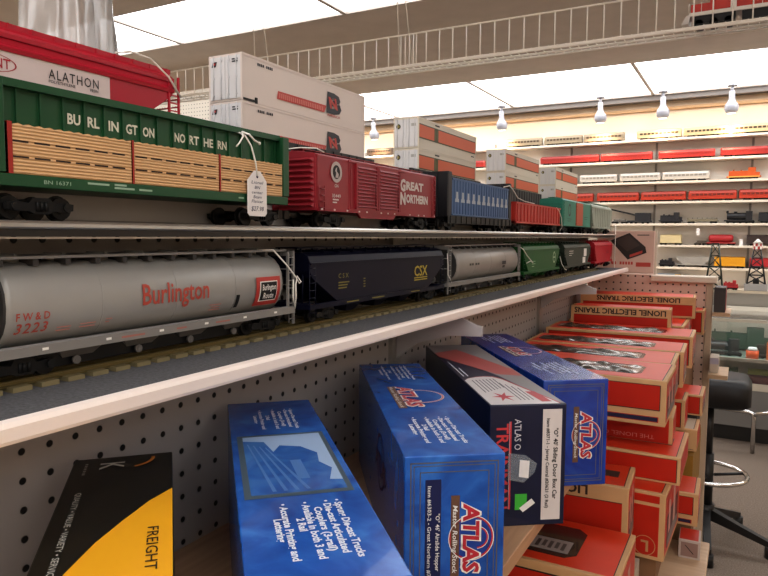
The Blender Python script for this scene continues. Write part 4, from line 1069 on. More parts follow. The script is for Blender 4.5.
def train_box(label, FR, zt, rz, w, l, h, front='plain', top='window', end='figure', text=None, group='orange train cartons', ts=.045, tw=.255, lid=None):
    r = carton('train_box', label, FR, rz, w, l, h, zt-h, TAN, group, bevel=.0015)
    P = lambda b, f, a0, a1, c0, c1, o: panel(b, f, w, l, h, a0, a1, c0, c1, o)
    b = MB(); m = min(.009, h*.13)
    if front == 'text':
        zt_ = h-.0255; b.mi(1); P(b, 'front', m, w-m, .007, zt_, .0003)
        b.mi(0); P(b, 'front', m, w-m, zt_, zt_+.001, .0004)
        b.text(text or 'LIONEL ELECTRIC TRAINS', (-ts, 0, h-.0050), (-1, 0, 0), (0, 0, -1), h=.0145, w=tw, bold=.03, off=.0005)
    elif front == 'bar':
        b.mi(0); P(b, 'front', m, w-m, h*.34, h*.90, .0003); b.mi(1); P(b, 'front', m+.001, w-m-.0013, h*.36, h*.885, .0005)
        b.mi(1); P(b, 'front', m+.002, w-m-.002, h*.085, h*.205, .0003); b.mi(2); P(b, 'front', m+.0035, w-m-.0035, h*.10, h*.19, .0005)
    elif front == 'faint':
        b.mi(1); P(b, 'front', 0.001, w-m, 0.001, h*.985, .0003)
        b.mi(3).text(text, (-w*.12, 0, h*.28), (-1, 0, 0), (0, 0, -1), h=h*.15, w=w*.7, bold=.0, off=.0005)
    elif front == 'tall':
        b.mi(1); P(b, 'front', m, w-m, h*.06, h*.80, .0003); P(b, 'front', m, w-m, h*.85, h*.96, .0003)
        b.mi(4).ring2((-.030, -.0003, h*.20), (1, 0, 0), ZD, .016, .0172, n=26); b.text('L', (-.030, -.0003, h*.27), (-1, 0, 0), (0, 0, -1), h=.018, al='C', bold=.03)
    elif front == 'bare':
        b.mi(0); P(b, 'front', m, w-m, h*.08, h*.10, .0003)
    else:
        b.mi(0); P(b, 'front', m*.8, w-m*.8, h*.085, h*.915, .0003); b.mi(1); P(b, 'front', m, w-m, h*.1, h*.9, .0005)
    b.build('front_print', [LINE, ORG, BAR, mat('pale red print', '#a8604f', .5), mat('tan figure print', '#b98a5f', .5)], r)
    b = MB(); t = min(.008, l*.08)
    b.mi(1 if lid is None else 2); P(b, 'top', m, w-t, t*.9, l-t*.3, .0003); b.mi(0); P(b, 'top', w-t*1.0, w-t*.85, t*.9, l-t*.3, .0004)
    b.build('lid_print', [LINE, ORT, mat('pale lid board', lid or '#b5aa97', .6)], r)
    if top == 'window':
        b = MB(); x0, x1, y0, y1 = -w*.95, -w*.15-.012, l*.24, l*.74; k = .012
        b.prism([(x0+k, y0), (x1-k, y0), (x1, y0+k), (x1, y1-k), (x1-k, y1), (x0+k, y1), (x0, y1-k), (x0, y0+k)], 'z', h+.0002, h+.0007)
        o = b.build('window', mat('dark window opening', '#2b2623', .18, coat=.4), r, label='dark cellophane window')
        film(o, x0+.006, x1-.006, y0+.006, y1-.006, h+.0009)
        b = MB(); n = 0
        for i in range(n):
            a = x0+.01+(x1-x0-.02)*i/n; c = x0+.01+(x1-x0-.02)*(i+1.15)/n; zz = random.uniform(.0008, .0028)
            ya = y0+.012+random.uniform(0, .01); yb = y1-.012-random.uniform(0, .01)
            b.prism([(a, ya), (c, ya+random.uniform(-.006, .006)), (c, yb), (a, yb+random.uniform(-.006, .006))], 'z', h+.0007, h+zz)
    elif top == 'slot':
        b = MB(); b.box(max(-w*.92, -.20) if w > .25 else -.078, -.020, l*.40, l*.66, h+.0002, h+.0007); b.build('window', mat('dark grey slot', '#3b302c', .4), r)
    if end:
        b = MB(); t = min(.007, l*.07); s = min(.007, h*.1)
        b.mi(1); P(b, 'end', t, l-t, s, h-s, .0003)
        if end == 'figure':
            b.mi(2); P(b, 'end', l*.14, l*.86, h*.12, h*.60, .0005); b.mi(3)
            b.prism([(l*.22, h*.30), (l*.34, h*.30), (l*.36, h*.74), (l*.24, h*.80)], 'x', 0, .0007); b.prism([(l*.52, h*.26), (l*.66, h*.26), (l*.66, h*.86), (l*.54, h*.84)], 'x', 0, .0007)
            b.mi(4); b.prism([(l*.16, h*.12), (l*.86, h*.12), (l*.86, h*.24), (l*.5, h*.30), (l*.16, h*.22)], 'x', 0, .0008)
        b.build('end_print', [LINE, ORG, mat('dark plum end print', '#5a2c2c', .5), mat('pale pink end print', '#c08f84', .5), mat('grey end print', '#77706c', .5)], r)
    return r
train_box('orange and tan carton with upside down dark lettering, farthest back on top', (-.137, 2.284), -.19, 3, .352, .13, .067, 'text', 'plain')
train_box('orange and tan carton with upside down dark lettering, in front of the farthest one', (-.176, 1.948), -.1985, 3, .268, .075, .1265, 'text', 'plain', ts=.013, tw=.245)
train_box('long windowed orange carton farthest back in the flat row', (-.109, 1.773), -.245, 1, .362, .152, .078, 'plain', 'window')
train_box('windowed orange carton second from the back of the flat row', (-.110, 1.530), -.245, 1.5, .34, .138, .078, 'plain', 'window')
train_box('windowed orange carton third from the back of the flat row, partly behind the blue carton', (-.115, 1.376), -.2465, 1.5, .33, .149, .077, 'plain', 'window')
train_box('nearest windowed orange carton of the flat row, with a navy bar along its front', (-.110, 1.190), -.243, 0, .235, .168, .079, 'bar', 'window')
train_box('dark orange carton with faint lettering right below the navy barred carton', (-.104, 1.262), -.3225, 2, .25, .105, .049, 'faint', 'plain', 'plain', text='THE LIONEL CORPORATION')
train_box('orange carton lying below the faintly lettered carton', (-.084, 1.193), -.372, 0, .26, .17, .048, 'faint2' if False else 'plain', 'slot', 'plain')
train_box('tall orange carton with a round tan emblem low on its front', (-.100, 1.140), -.4205, -2, .21, .188, .114, 'tall', 'plain', 'figure', text='LIONEL')
train_box('orange and tan carton under the farthest blue carton, partly hidden by it', (-.142, 1.030), -.38, 3, .24, .105, .105, 'text', 'slot', 'figure', text='LIONEL', ts=.060, tw=.075)
O11 = train_box('large windowed orange carton at the bottom centre of the photo', (-.127, .857), -.440, 0, .30, .152, .142, 'plain', None, 'figure')
train_box('orange carton with white edges sticking out right, above the small white box', (-.0615, 1.347), -.485, 1, .16, .102, .063, 'bar', 'plain', 'figure')
train_box('tan carton with a pale lid peeking out right of the faintly lettered carton', (-.078, 1.53), -.4105, 0, .12, .100, .0475, 'bare', 'plain', 'plain', lid='#b5aa97')
train_box('small orange carton beside the end panel post, right of the flat row', (-.0757, 1.644), -.36, 0, .11, .114, .0475, 'plain', 'plain', 'figure')
train_box('narrow orange carton between the flat row and the small carton by the post', (-.1025, 1.512), -.345, 0, .09, .088, .065, 'plain', 'plain', 'plain')
train_box('orange carton under the farthest lettered carton', (-.153, 2.075), -.2575, 0, .33, .33, .067, 'plain', 'plain', 'figure')
train_box('orange carton end against the end panel, far right', (-.118, 2.428), -.244, 0, .3, .1, .081, 'plain', 'plain', 'figure')
# window of the big carton: a grey freight car shows through it
w, l, h = .30, .152, .142
b = MB(); x0, x1, y0, y1 = -.275, -.062, .028, .128; k = .014
b.prism([(x0, y0), (x1-k, y0), (x1, y0+k), (x1, y1-k), (x1-k, y1), (x0, y1)], 'z', h+.0002, h+.0007)
o = b.build('window', mat('dark window opening', '#2b2623', .18, coat=.4), O11, label='dark cellophane window showing a grey car')
b = MB(); b.box(x0, x1-.012, y0+.012, y0+.050, h+.0007, h+.0012)
for i in range(14): xx = x0+.02+i*.013; b.box(xx, xx+.002, y0+.013, y0+.049, h+.0012, h+.0015)
b.build('boxed_car', mat('pale grey boxed car', '#8f8680', .4), o)
b = MB()
for i in range(5): xx = x1-.06+i*.009; b.box(xx, xx+.005, y0+.018+.003*(i % 2), y0+.040, h+.0013, h+.0017)
b.build('boxed_markings', mat('dark boxed marks', '#4a3f3b', .5), o)
# supporting and odd boxes lower in the stacks
r = carton('small_box', 'small white box with a red lid on the base deck', (-.052, 1.283), 2, .036, .056, .034, -.583, mat('white grey carton', '#b3a59c', .6), bevel=.0008)
MB().box(-.0345, -.0035, .004, .054, .034, .0344).build('lid_print', ORG, r)
b = MB(); b.box(-.032, -.004, -.0004, 0, .004, .030); b.build('front_print', mat('grey pink print', '#8c6f66', .6), r)
b = MB(); b.poly([(-.026, -.0007, .025), (-.024, -.0007, .025), (-.010, -.0007, .010), (-.012, -.0007, .010)]); b.build('front_mark', LINE, r)
BRN = mat('brown plain carton', '#7d5a3d', .7, noise=.1, scale=20)
carton('carton', 'plain brown carton low under the tall orange carton', (-.112, 1.150), 0, .20, .17, .0475, -.583, BRN)
carton('carton', 'plain brown carton low under the white edged orange carton', (-.072, 1.352), 0, .11, .095, .034, -.583, BRN)
carton('carton', 'plain brown carton low under the half hidden lettered carton', (-.150, 1.035), 0, .22, .09, .097, -.583, BRN)
carton('carton', 'large plain brown carton under the flat row of windowed cartons', (-.205, 1.385), 0, .295, .53, .2595, -.583, BRN)
carton('carton', 'large plain brown carton under the lettered cartons at the back', (-.150, 1.925), 0, .35, .605, .257, -.583, BRN)
MUS = mat('mustard carton', '#8d6620', .6, noise=.12, scale=30)
carton('carton', 'mustard yellow carton low beside the end panel post', (-.082, 1.50), 0, .115, .27, .1245, -.583, MUS)
carton('carton', 'small dark carton between the mustard carton and the small orange one', (-.085, 1.648), 0, .10, .10, .0485, -.458, mat('dark carton', '#2a2320', .6))
r = root('model_truck', 'black plastic train truck lying on the mustard carton', 'train part', (-.0745, 1.59, -.505)) if False else None
# thin books and leaflets on the deck in front of the tall carton
cols = ['#b9b0a2', '#3a3430', '#8d7f6e', '#c9c0b2', '#5d5148']
for i in range(5):
    x = -.136-.010*i; o = MB().box(x-.0085, x, 1.045, 1.135, -.5825, -.534-.004*(i % 3)).build('booklet', mat('booklet '+cols[i], cols[i], .6), loc=(0, 0, ZC), bevel=.0005)
    tag(o, ['pale cream booklet nearest the right, standing below the tall orange carton', 'black booklet standing below the tall orange carton', 'tan booklet standing in the row below the tall orange carton', 'white booklet standing in the row below the tall orange carton', 'dark brown booklet at the left of the row below the tall carton'][i], 'booklet', 'booklets standing on the base deck')
# side arms on the end of the gondola with small goods
r = root('side_shelf', 'small wooden side shelf on the end panel holding a dark box', 'shelf', (-.099, 2.55, -.258)); MB().box(0, .055, -.03, .16, -.012, 0).build('shelf_board', M_deck, r)
r = root('product_box', 'dark grey and red box on the small side shelf', 'box', (-.096, 2.535, -.2575)); MB().box(0, .036, 0, .12, 0, .085).build('carton_body', mat('charcoal carton', '#3a3536', .5), r, bevel=.001); MB().box(.036, .0365, .002, .118, .002, .083).build('end_print', mat('maroon carton print', '#8f2a30', .5), r)
r = root('side_shelf', 'lower tan side shelf on the end panel holding a small white box', 'shelf', (-.099, 2.45, -.455)); MB().box(0, .058, -.03, .14, -.014, 0).build('shelf_board', M_deck, r)
r = root('product_box', 'small pale box on the lower side shelf', 'box', (-.097, 2.452, -.4545)); MB().box(0, .026, 0, .09, 0, .052).build('carton_body', mat('pale carton', '#bdb1a4', .6), r, bevel=.001); MB().box(.001, .027, -.0004, 0, .03, .05).build('front_print', mat('lilac label', '#a8a3b5', .6), r)
# boxed transformer on the ledge
M_tb = mat('pinkish white carton', '#d3b6aa', .5)
r = root('transformer_box', 'pinkish white box with a picture of a black transformer, on the end panel ledge', 'box', (-.305, 2.627, -.1355), 0)
MB().box(-.205, 0, .0, .055, 0, .158).build('carton_body', M_tb, r, bevel=.0015)
b = MB(); 
b.mi(0).poly([(-.156, -.0006, .121), (-.088, -.0006, .150), (-.030, -.0006, .098), (-.026, -.0006, .076), (-.092, -.0006, .050)])
b.mi(1).poly([(-.140, -.001, .121), (-.090, -.001, .142), (-.050, -.001, .104), (-.094, -.001, .080)])
b.mi(2).poly([(-.085, -.0012, .068), (-.040, -.0012, .085), (-.040, -.0012, .075), (-.085, -.0012, .058)])
b.mi(2).box(-.062, -.010, -.0006, 0, .024, .040)
b.text('100', (-.178, 0, .030), (1, 0, 0), ZD, h=.011, w=.09, bold=.01, off=.0006) if False else [b.box(-.150+.010*q, -.143+.010*q, -.0006, 0, .031, .042) for q in range(8) if q != 2]
b.mi(3).box(-.060, -.018, -.0006, 0, .140, .144); b.box(-.175, -.150, -.0006, 0, .008, .011)
b.build('printed_picture', [mat('transformer black', '#2c2422', .4), mat('transformer panel', '#40332f', .4), mat('carton red', '#b8483f', .5), mat('grey carton print', '#6e5f59', .5)], r, label='picture of a black transformer with red print')

# ---------------------------------------------------------------- trains on the far wall
def wall_mesh_car(kind, col, L, win):
    """passenger car: rounded roof, window band, trucks"""
    pass
def passenger(label, x0, x1, z, col, win, roof=None, group=None, h=.082):
    L = x1-x0-.006; r = root('passenger_car', label, 'passenger car', (x0+.003, 5.895, z), group=group)
    w = .03; M = mat('car paint '+col, col, .4, .2 if roof else 0)
    b = MB(); prof = [(-w, .016), (-w, h*.72), (-w*.8, h*.92), (0, h), (w*.8, h*.92), (w, h*.72), (w, .016)]
    b.loft([[(y_*0+xx, p*k, (q-.016)*k2+.016) for p, q in prof] for y_, xx, k, k2 in ((0, 0, .8, .93), (0, .008, 1, 1), (0, L-.008, 1, 1), (0, L, .8, .93))])
    b.build('body', M, r)
    b = MB(); n = max(6, int(L/.032))
    for i in range(n): x = .02+(L-.04)*i/n; b.box(x+.004, x+(L-.04)/n-.004, -w-.0008, -w+.001, h*.50, h*.68)
    b.build('window_band', mat('car window '+win, win, .3), r)
    b = MB()
    for x in (.055, L-.055):
        b.box(x-.028, x+.028, -.026, .026, .003, .014)
        for d in (-.018, .018): b.cyl((x+d, -.024, .0085), (x+d, .024, .0085), .0085, n=10)
    b.box(.1, L-.1, -.02, .02, .008, .016); b.build('truck', DRK, r)
    return r
SLV = '#b9b3aa'; GOLD = '#bfa981'; REDC = '#982a22'; ORC = '#ab351d'
g = 'silver cars on the top wall shelf'
passenger('dark bronze passenger car on the top wall shelf, far left behind the containers', -3.444, -3.143, .795, '#5b4a3a', '#2a221c', group=g)
for k, (a, c, t) in enumerate(((-1.974, -1.641, 'left of the middle spotlight'), (-1.624, -1.292, 'second from the left of the row'), (-1.284, -.946, 'under the third spotlight'), (-.851, -.507, 'first right of the gap in the row'), (-.496, -.169, 'second right of the gap in the row'), (-.155, .20, 'cut by the right edge'))):
    passenger('pale passenger car on the top wall shelf, '+t, a, c, .795, GOLD if k > 2 else '#8f8069', '#4a3b2c', group=g)
for a, c, t in ((-2.331, -2.172, 'seen between two container stacks'), (-1.655, -1.144, 'leftmost of the long ones right of the containers'), (-1.136, -.72, 'second right of the containers'), (-.678, -.258, 'below the first gap of the shelf above'), (-.226, .21, 'cut by the right edge of the photo')):
    passenger('red car on the second wall shelf, '+t, a, c, .625, REDC, '#8f2a24', group='red cars on the second wall shelf', h=.078)
for a, c, t in ((-1.659, -1.324, 'leftmost, beside the containers'), (-1.307, -.991, 'second from the left'), (-.975, -.652, 'third from the left'), (-.645, -.29, 'nearest the orange switcher')):
    passenger('silver car on the third wall shelf, '+t, a, c, .45, SLV, '#8d867d', True, group='silver cars on the third wall shelf')
for a, c, t in ((-1.583, -1.183, 'partly behind the farthest containers'), (-1.158, -.813, 'above the teal boxcar'), (-.802, -.455, 'in the middle of the row'), (-.443, -.093, 'under the orange switcher'), (-.083, .26, 'cut by the right edge')):
    passenger('orange car on the fourth wall shelf, '+t, a, c, .288, ORC, '#6e2318', group='orange cars on the fourth wall shelf', h=.086)
def loco(label, x0, x1, z, col, h=.09, steam=False, y=5.895, cab='right', cat='locomotive', stripe=None):
    L = x1-x0; r = root('model_locomotive', label, cat, (x0, y, z)); M = mat('loco paint '+col, col, .4)
    b = MB()
    if steam:
        b.cyl((.02, 0, h*.55), (L*.66, 0, h*.55), h*.27, n=14); b.box(L*.66, L*.86, -.03, .03, .02, h*.95); b.cyl((L*.1, 0, h*.8), (L*.1, 0, h), .009, n=10); b.cyl((L*.35, 0, h*.8), (L*.35, 0, h*.93), .012, n=10); b.box(0, L*.9, -.028, .028, .016, .026)
    else:
        b.box(0, L, -.03, .03, .016, .026); b.box(L*.06, L*.62, -.02, .02, .026, h*.74); b.box(L*.62, L*.84, -.029, .029, .026, h); b.box(L*.84, L*.96, -.02, .02, .026, h*.6); b.cyl((L*.2, 0, h*.7), (L*.2, 0, h*.86), .006, n=8); b.cyl((L*.42, 0, h*.7), (L*.42, 0, h*.82), .006, n=8)
    b.build('body', M, r, bevel=.001)
    b = MB()
    xs = [L*(.12+.76*i/4) for i in range(5)] if steam else [L*.16, L*.30, L*.70, L*.84]
    for x in xs: b.cyl((x, -.025, .0125), (x, .025, .0125), .0125, n=12)
    b.box(L*.08, L*.92, -.022, .022, .006, .018)
    b.build('truck', DRK, r)
    if stripe:
        b = MB(); b.box(.01, L-.01, -.0312, -.0302, .016, .025); b.build('side_stripe', mat('loco stripe '+stripe, stripe, .5), r)
    return r
loco('orange and black diesel switcher on the third wall shelf', -.173, .064, .45, '#c2571f', stripe='#c99a4a')
def freight(label, x0, x1, z, col, kind, h=.085, cat='freight car', y=5.895, name='freight_car'):
    L = x1-x0; r = root(name, label, cat, (x0, y, z)); M = mat('wall car '+col, col, .45)
    b = MB(); b.box(0, L, -.03, .03, .016, .024)
    if kind == 'box':
        b.loft([[(x, -.03, .024), (x, .03, .024), (x, .03, h*.92), (x, 0, h), (x, -.03, h*.92)] for x in (.004, L-.004)])
    elif kind == 'tank':
        b.loft([[(x, .03*k*math.cos(t*math.pi/8), .024+.032+.03*k*math.sin(t*math.pi/8)) for t in range(16)] for x, k in ((.02, .55), (.028, .9), (.04, 1), (L-.04, 1), (L-.028, .9), (L-.02, .55))], smooth=True)
    elif kind == 'flat':
        b.box(.01, L-.01, -.03, .03, .024, .036)
        for i in range(7): x = .015+(L-.03)*i/6; b.box(x-.002, x+.002, -.031, -.028, .024, h*.62)
        b.box(.01, L-.01, -.026, .026, .036, h*.5)
    elif kind == 'hopper':
        b.loft([[(x, -.03, z0), (x, .03, z0), (x, .03, h), (x, -.03, h)] for x, z0 in ((.006, h-.02), (.05, .024), (L-.05, .024), (L-.006, h-.02))])
        for i in range(8): x = .04+(L-.08)*i/7; b.box(x-.0015, x+.0015, -.0325, -.03, .03, h)
    b.build('body', M, r, bevel=.001)
    b = MB()
    for x in (L*.16, L*.84):
        b.box(x-.026, x+.026, -.026, .026, .004, .015)
        for d in (-.016, .016): b.cyl((x+d, -.024, .0085), (x+d, .024, .0085), .0085, n=10)
    b.build('truck', DRK, r)
    return r
z5, z6, z7, z8 = .11, -.064, -.242, -.40
freight('low grey flatcar at the left end of the black engine shelf', -1.02, -.907, z5, '#5d5a55', 'flat', .06)
r = root('crane_car', 'black crane car with a boom sloping up to the left, on the engine shelf', 'crane car', (-.90, 5.895, z5))
b = MB(); b.box(0, .19, -.03, .03, .012, .026); b.box(.06, .18, -.028, .028, .026, .088); b.prism([(.08, .06), (.09, .072), (-.14, .128), (-.15, .118)], 'y', -.008, .008); b.build('body', mat('crane black', '#26262a', .5), r)
b = MB()
for x in (.03, .065, .12, .16): b.cyl((x, -.024, .0085), (x, .024, .0085), .0085, n=10)
b.build('truck', DRK, r)
loco('black diesel engine right of the crane car on the engine shelf', -.655, -.474, z5, '#232328')
freight('grey olive gondola between the two black engines', -.451, -.212, z5, '#7b7360', 'flat', .075)
loco('large black steam locomotive at the right of the engine shelf', -.177, .05, z5, '#1e1e22', .1, True)
freight('black tender behind the large steam locomotive, cut by the right edge', .056, .33, z5, '#202024', 'box', .085)
freight('cream boxcar on the sixth wall shelf', -.641, -.475, z6, '#d9c79a', 'box', cat='boxcar')
freight('low flatcar left of the red tank car', -.372, -.285, z6, '#5c5148', 'flat', .05)
freight('red tank car on the sixth wall shelf', -.30, -.085, z6, '#b02c30', 'tank', cat='tank car', name='tank_car')
freight('dark brown boxcar at the right end of the sixth wall shelf', -.017, .30, z6, '#3b2d2a', 'box', cat='boxcar')
loco('small black engine at the left of the seventh wall shelf', -.642, -.524, z7, '#222226', .07)
freight('pale grey hopper on the seventh wall shelf', -.513, -.255, z7, '#a7a29b', 'hopper', cat='hopper car')
freight('yellow boxcar behind the left trestle tower', -.235, -.012, z7, '#e0a01f', 'box', .09, cat='boxcar')
freight('red boxcar behind the right trestle tower', .011, .33, z7, '#b02a30', 'box', cat='boxcar')
r = root('toy_box', 'blue and yellow box with a dark round picture on the lowest wall shelf', 'box', (-.645, 5.86, z8)); MB().box(0, .18, 0, .06, 0, .10).build('carton_body', mat('pale blue carton', '#8f9fb5', .5), r); b = MB(); b.mi(0).disc((.065, -.0005, .048), (1, 0, 0), ZD, .042); b.mi(1).box(.13, .178, -.0008, 0, .002, .098); b.build('front_print', [mat('dark blue disc', '#2c4159', .5), mat('toy yellow', '#d5a72e', .5)], r)
freight('brown and olive flatcar on the lowest wall shelf', -.44, -.29, z8, '#6e5b3b', 'flat', .06)
for x, y, z, lab in ((-.355, 5.83, z5-.018, 'small white tag hanging under the engine shelf'), (-.05, 5.85, z6+.0, 'small white card beside the red tank car')):
    o = MB().box(x-.012, x+.012, y-.003, y-.001, z-.075 if z > 0 else z, z-.02 if z > 0 else z+.05).build('shelf_tag', M_paper, loc=(0, 0, ZC)); tag(o, lab, 'tag')

# locomotive on the wire shelf
r = root('diesel_locomotive', 'red white and black diesel locomotive on the hanging wire shelf', 'locomotive', (-.165, 1.996, .5528))
Lc = .36; b = MB()
b.mi(0).box(.0, Lc, -.026, .026, .030, .040); b.mi(1).box(.004, .05, -.02, .02, .040, .062); b.mi(1).box(.05, .105, -.028, .028, .040, .094); b.mi(1).box(.105, Lc-.01, -.019, .019, .040, .080)
b.mi(2).box(.098, .112, -.0284, -.0278, .036, .075); b.box(.0, Lc, -.0266, -.0258, .031, .039)
b.mi(0).prism([(-.018, .012), (0, .012), (.004, .034), (-.006, .034)], 'y', -.026, .026)
b.build('body', [mat('loco pale grey', '#cfcac6', .4), mat('loco red', '#c13324', .4), WHT], r, bevel=.001)
b = MB()
for x in (.06, .30):
    b.box(x-.05, x+.05, -.024, .024, .010, .030)
    for d in (-.035, 0, .035): b.cyl((x+d, -.024, .0105), (x+d, .024, .0105), .0105, n=12)
b.box(.125, .235, -.022, .022, .008, .03); b.build('truck', BLK, r)
b = MB()
for x in (.0, .03, .11, .17, .23, .29, .35): b.cyl((x, -.0255, .04), (x, -.0255, .064), .0009, n=5)
b.cyl((.11, -.0255, .064), (.35, -.0255, .064), .0009, n=5); b.build('handrail', WHT, r)

# ---------------------------------------------------------------- display case, counter, towers
M_case = mat('case trim enamel', '#c9c2b4', .4); M_cgl = glassy('case glass', '#9db0ac', .04, .05, .03)
cx0, cx1 = -.36, 1.7
r = root('display_case', 'low glass display counter full of trains at the right', 'display case', (0, 0, FLOOR)); zc = lambda z: z-FLOOR
b = MB(); b.box(cx0, cx1, 4.92, 5.42, 0, zc(-1.25)); b.build('kick_base', mat('black kick base', '#1b1918', .5), r)
b = MB(); b.box(cx0, cx1, 4.9, 5.44, zc(-1.25), zc(-1.0)); b.build('base_cabinet', mat('grey base laminate', '#7c7a78', .5), r)
b = MB(); b.box(cx0, cx1, 4.89, 4.905, zc(-1.0), zc(-.955)); b.box(cx0, cx1, 4.893, 4.905, zc(-.555), zc(-.535)); b.box(cx0, cx1, 5.42, 5.44, zc(-1.0), zc(-.50))
for x in (cx0, .9, cx1-.012): b.box(x, x+.012, 4.893, 4.905, zc(-.97), zc(-.54))
b.build('frame', M_case, r)
b = MB(); b.box(cx0, cx1, 4.90, 5.42, zc(-.535), zc(-.529)); b.build('glass_top', glassy('case top with painted sheen', '#d5dcdb', .5, .6, .12), r)  # pale opaque tint stands in for the bright ceiling reflected in the top
L = bpy.data.lights.new('case fill', 'AREA'); L.shape = 'RECTANGLE'; L.size = 1.9; L.size_y = .03; L.energy = CASE_FILL_E; L.color = (.93, 1, .95)  # added fill brightening the goods in the case, no tube is fitted
o = bpy.data.objects.new('case_fill', L); COL.objects.link(o); o.parent = r; o.location = (.67, 4.915, zc(-.565)); o.rotation_euler = (math.radians(38), 0, 0)
b = MB(); b.box(cx0+.012, cx1-.012, 4.896, 4.90, zc(-.955), zc(-.555)); b.build('glass_front', M_cgl, r)
for z in (-.80,):
    b = MB(); b.box(cx0+.012, cx1-.012, 4.93, 5.41, zc(z-.008), zc(z)); b.build('glass_shelf', mat('shelf glass green', '#a9bdb2', .15), r)
    b = MB(); b.box(cx0+.012, cx1-.012, 4.915, 4.93, zc(z-.018), zc(z+.004)); b.build('shelf_trim', M_case, r)
r = root('back_counter', 'grey back counter behind the glass case carrying the trestle towers', 'counter', (0, 0, FLOOR))
MB().box(-.7, 1.8, 5.46, 5.54, 0, zc(-.405)).build('cabinet', mat('counter grey', '#8f897f', .5), r); MB().box(-.72, 1.82, 5.45, 5.545, zc(-.405), zc(-.385)).build('counter_top', mat('beige counter top', '#b9ab96', .5), r)
# goods in the case
for lab, x0, x1, z, kind, col, hh, yy in (('black steam locomotive on the upper level of the glass case, left', -.30, .02, -.80, 'S', '#1d2022', .12, 5.02), ('black diesel on the upper level of the glass case, right', .06, .40, -.80, 'D', '#20241f', .12, 5.02),
        ('green locomotive at the back of the glass case', -.28, .20, -.80, 'D', '#2c4638', .17, 5.28), ('dark grey locomotive deep in the glass case, right', .25, .70, -.80, 'D', '#2c3331', .17, 5.28),
        ('olive green freight car low in the glass case, left', -.30, -.02, -.995, 'box', '#4c5a3c', .12, 5.02), ('yellow green freight car low in the glass case, right', .03, .35, -.995, 'box', '#8a8a2e', .12, 5.02), ('maroon freight car deep and low in the glass case', .0, .4, -.995, 'box', '#6e2530', .09, 4.955)):
    if kind in 'SD': loco(lab, x0, x1, z, col, hh, kind == 'S', yy)
    else: freight(lab, x0, x1, z, col, kind, hh, y=yy)
r = root('orange_drum', 'orange drum with a white top in the glass case', 'drum', (.055, 4.968, -.80)); MB().cyl((0, 0, 0), (0, 0, .055), .038, n=20).build('drum_body', mat('drum orange', '#d5571f', .4), r); MB().cyl((0, 0, .0555), (0, 0, .075), .034, .024, n=20).build('drum_top', mat('drum white', '#cfd2d2', .4), r)
r = root('orange_sign', 'orange card standing at the right in the glass case', 'card', (.135, 4.95, -.80)); MB().box(0, .09, 0, .006, 0, .12).build('card', mat('card orange', '#d3652a', .5), r)
# trestle towers
def tower(lab, x, y, h, top):
    r = root('trestle_tower', lab, 'model tower', (x, y, -.385), 0); M = mat('tower green black' if top == 'plain' else 'tower black', '#1f2a22' if top == 'plain' else '#1d1b1d', .5)
    b = MB(); wb, wt = .058, .022
    if top != 'plain': b.z0 = 0
    zb0 = 0 if top == 'plain' else .05
    C = [(-1, -1), (1, -1), (1, 1), (-1, 1)]
    P = lambda q, t: (q[0]*(wb+(wt-wb)*t), q[1]*(wb+(wt-wb)*t)*.7, zb0+(h-zb0)*t)
    for q in C: b.cyl(P(q, 0), P(q, 1), .0058, .0042, n=6)
    n = 4
    for k in range(n):
        t0, t1 = k/n, (k+1)/n
        for i in range(4):
            a, c = C[i], C[(i+1) % 4]; b.cyl(P(a, t0), P(c, t1), .003, n=5); b.cyl(P(c, t0), P(a, t1), .003, n=5); b.cyl(P(a, t1), P(c, t1), .0034, n=5)
    b.build('lattice', M, r)
    if top == 'plain':
        MB().box(-.024, .024, -.018, .018, h, h+.008).build('platform', M, r)
        MB().box(-.066, .066, -.045, .045, 0, .006).build('base', M, r)
    else:
        MB().box(-.075, .075, -.045, .045, 0, .05).build('base', mat('tower grey base', '#9a9692', .5), r, bevel=.003)
        c = MB(); N = 12
        for k in range(N):
            a0, a1 = 2*math.pi*k/N, 2*math.pi*(k+1)/N
            for j in range(2): c.mi((k+j) % 2).quad((.03*math.cos(a0), .03*math.sin(a0), h+.022*j), (.03*math.cos(a1), .03*math.sin(a1), h+.022*j), (.03*math.cos(a1), .03*math.sin(a1), h+.022*j+.022), (.03*math.cos(a0), .03*math.sin(a0), h+.022*j+.022))
        c.build('checkered_tank', [WHT, mat('tank red', '#a52a2a', .5)], r)
        MB().cyl((0, 0, h+.044), (0, 0, h+.075), .034, .004, n=18).build('tank_roof', WHT, r)
        MB().box(-.02, .02, -.016, .016, .05, .085).build('control_box', M, r, bevel=.003)
    return r
tower('dark green lattice trestle tower, left of the two on the back counter', -.213, 5.498, .335, 'plain')
tower('black lattice tower with a red and white checkered tank, right of the two', .06, 5.498, .30, 'tank')
loco('small red engine between the two towers on the back counter', -.155, -.05, -.385, '#a5282c', .07, y=5.498)

# ---------------------------------------------------------------- stool and chrome frame
r = root('swivel_stool', 'black swivel stool with a chrome foot ring, beside the end of the shelves', 'stool', (-.117, 3.2, FLOOR))
M_sb = mat('black stool vinyl', '#121114', .5); M_leg = mat('black stool leg', '#1c1a1a', .4)
b = MB(); s = .158
prof = [(s-.02, .632), (s, .645), (s, .72), (s-.015, .745), (s-.05, .752)]
def sq(q, z, n=32): 
    out = []
    for i in range(n):
        a = 2*math.pi*i/n; c, d = math.cos(a), math.sin(a); k = (abs(c)**6+abs(d)**6)**(-1/6); out.append((q*c*k, q*d*k, z))
    return out
b.loft([sq(q, z) for q, z in prof], smooth=True); b.build('seat', M_sb, r)
b = MB(); b.cyl((0, 0, .16), (0, 0, .40), .026, n=16); b.cyl((0, 0, .40), (0, 0, .605), .018, n=16); b.cyl((0, 0, .1), (0, 0, .17), .036, n=16); b.build('column', M_leg, r)
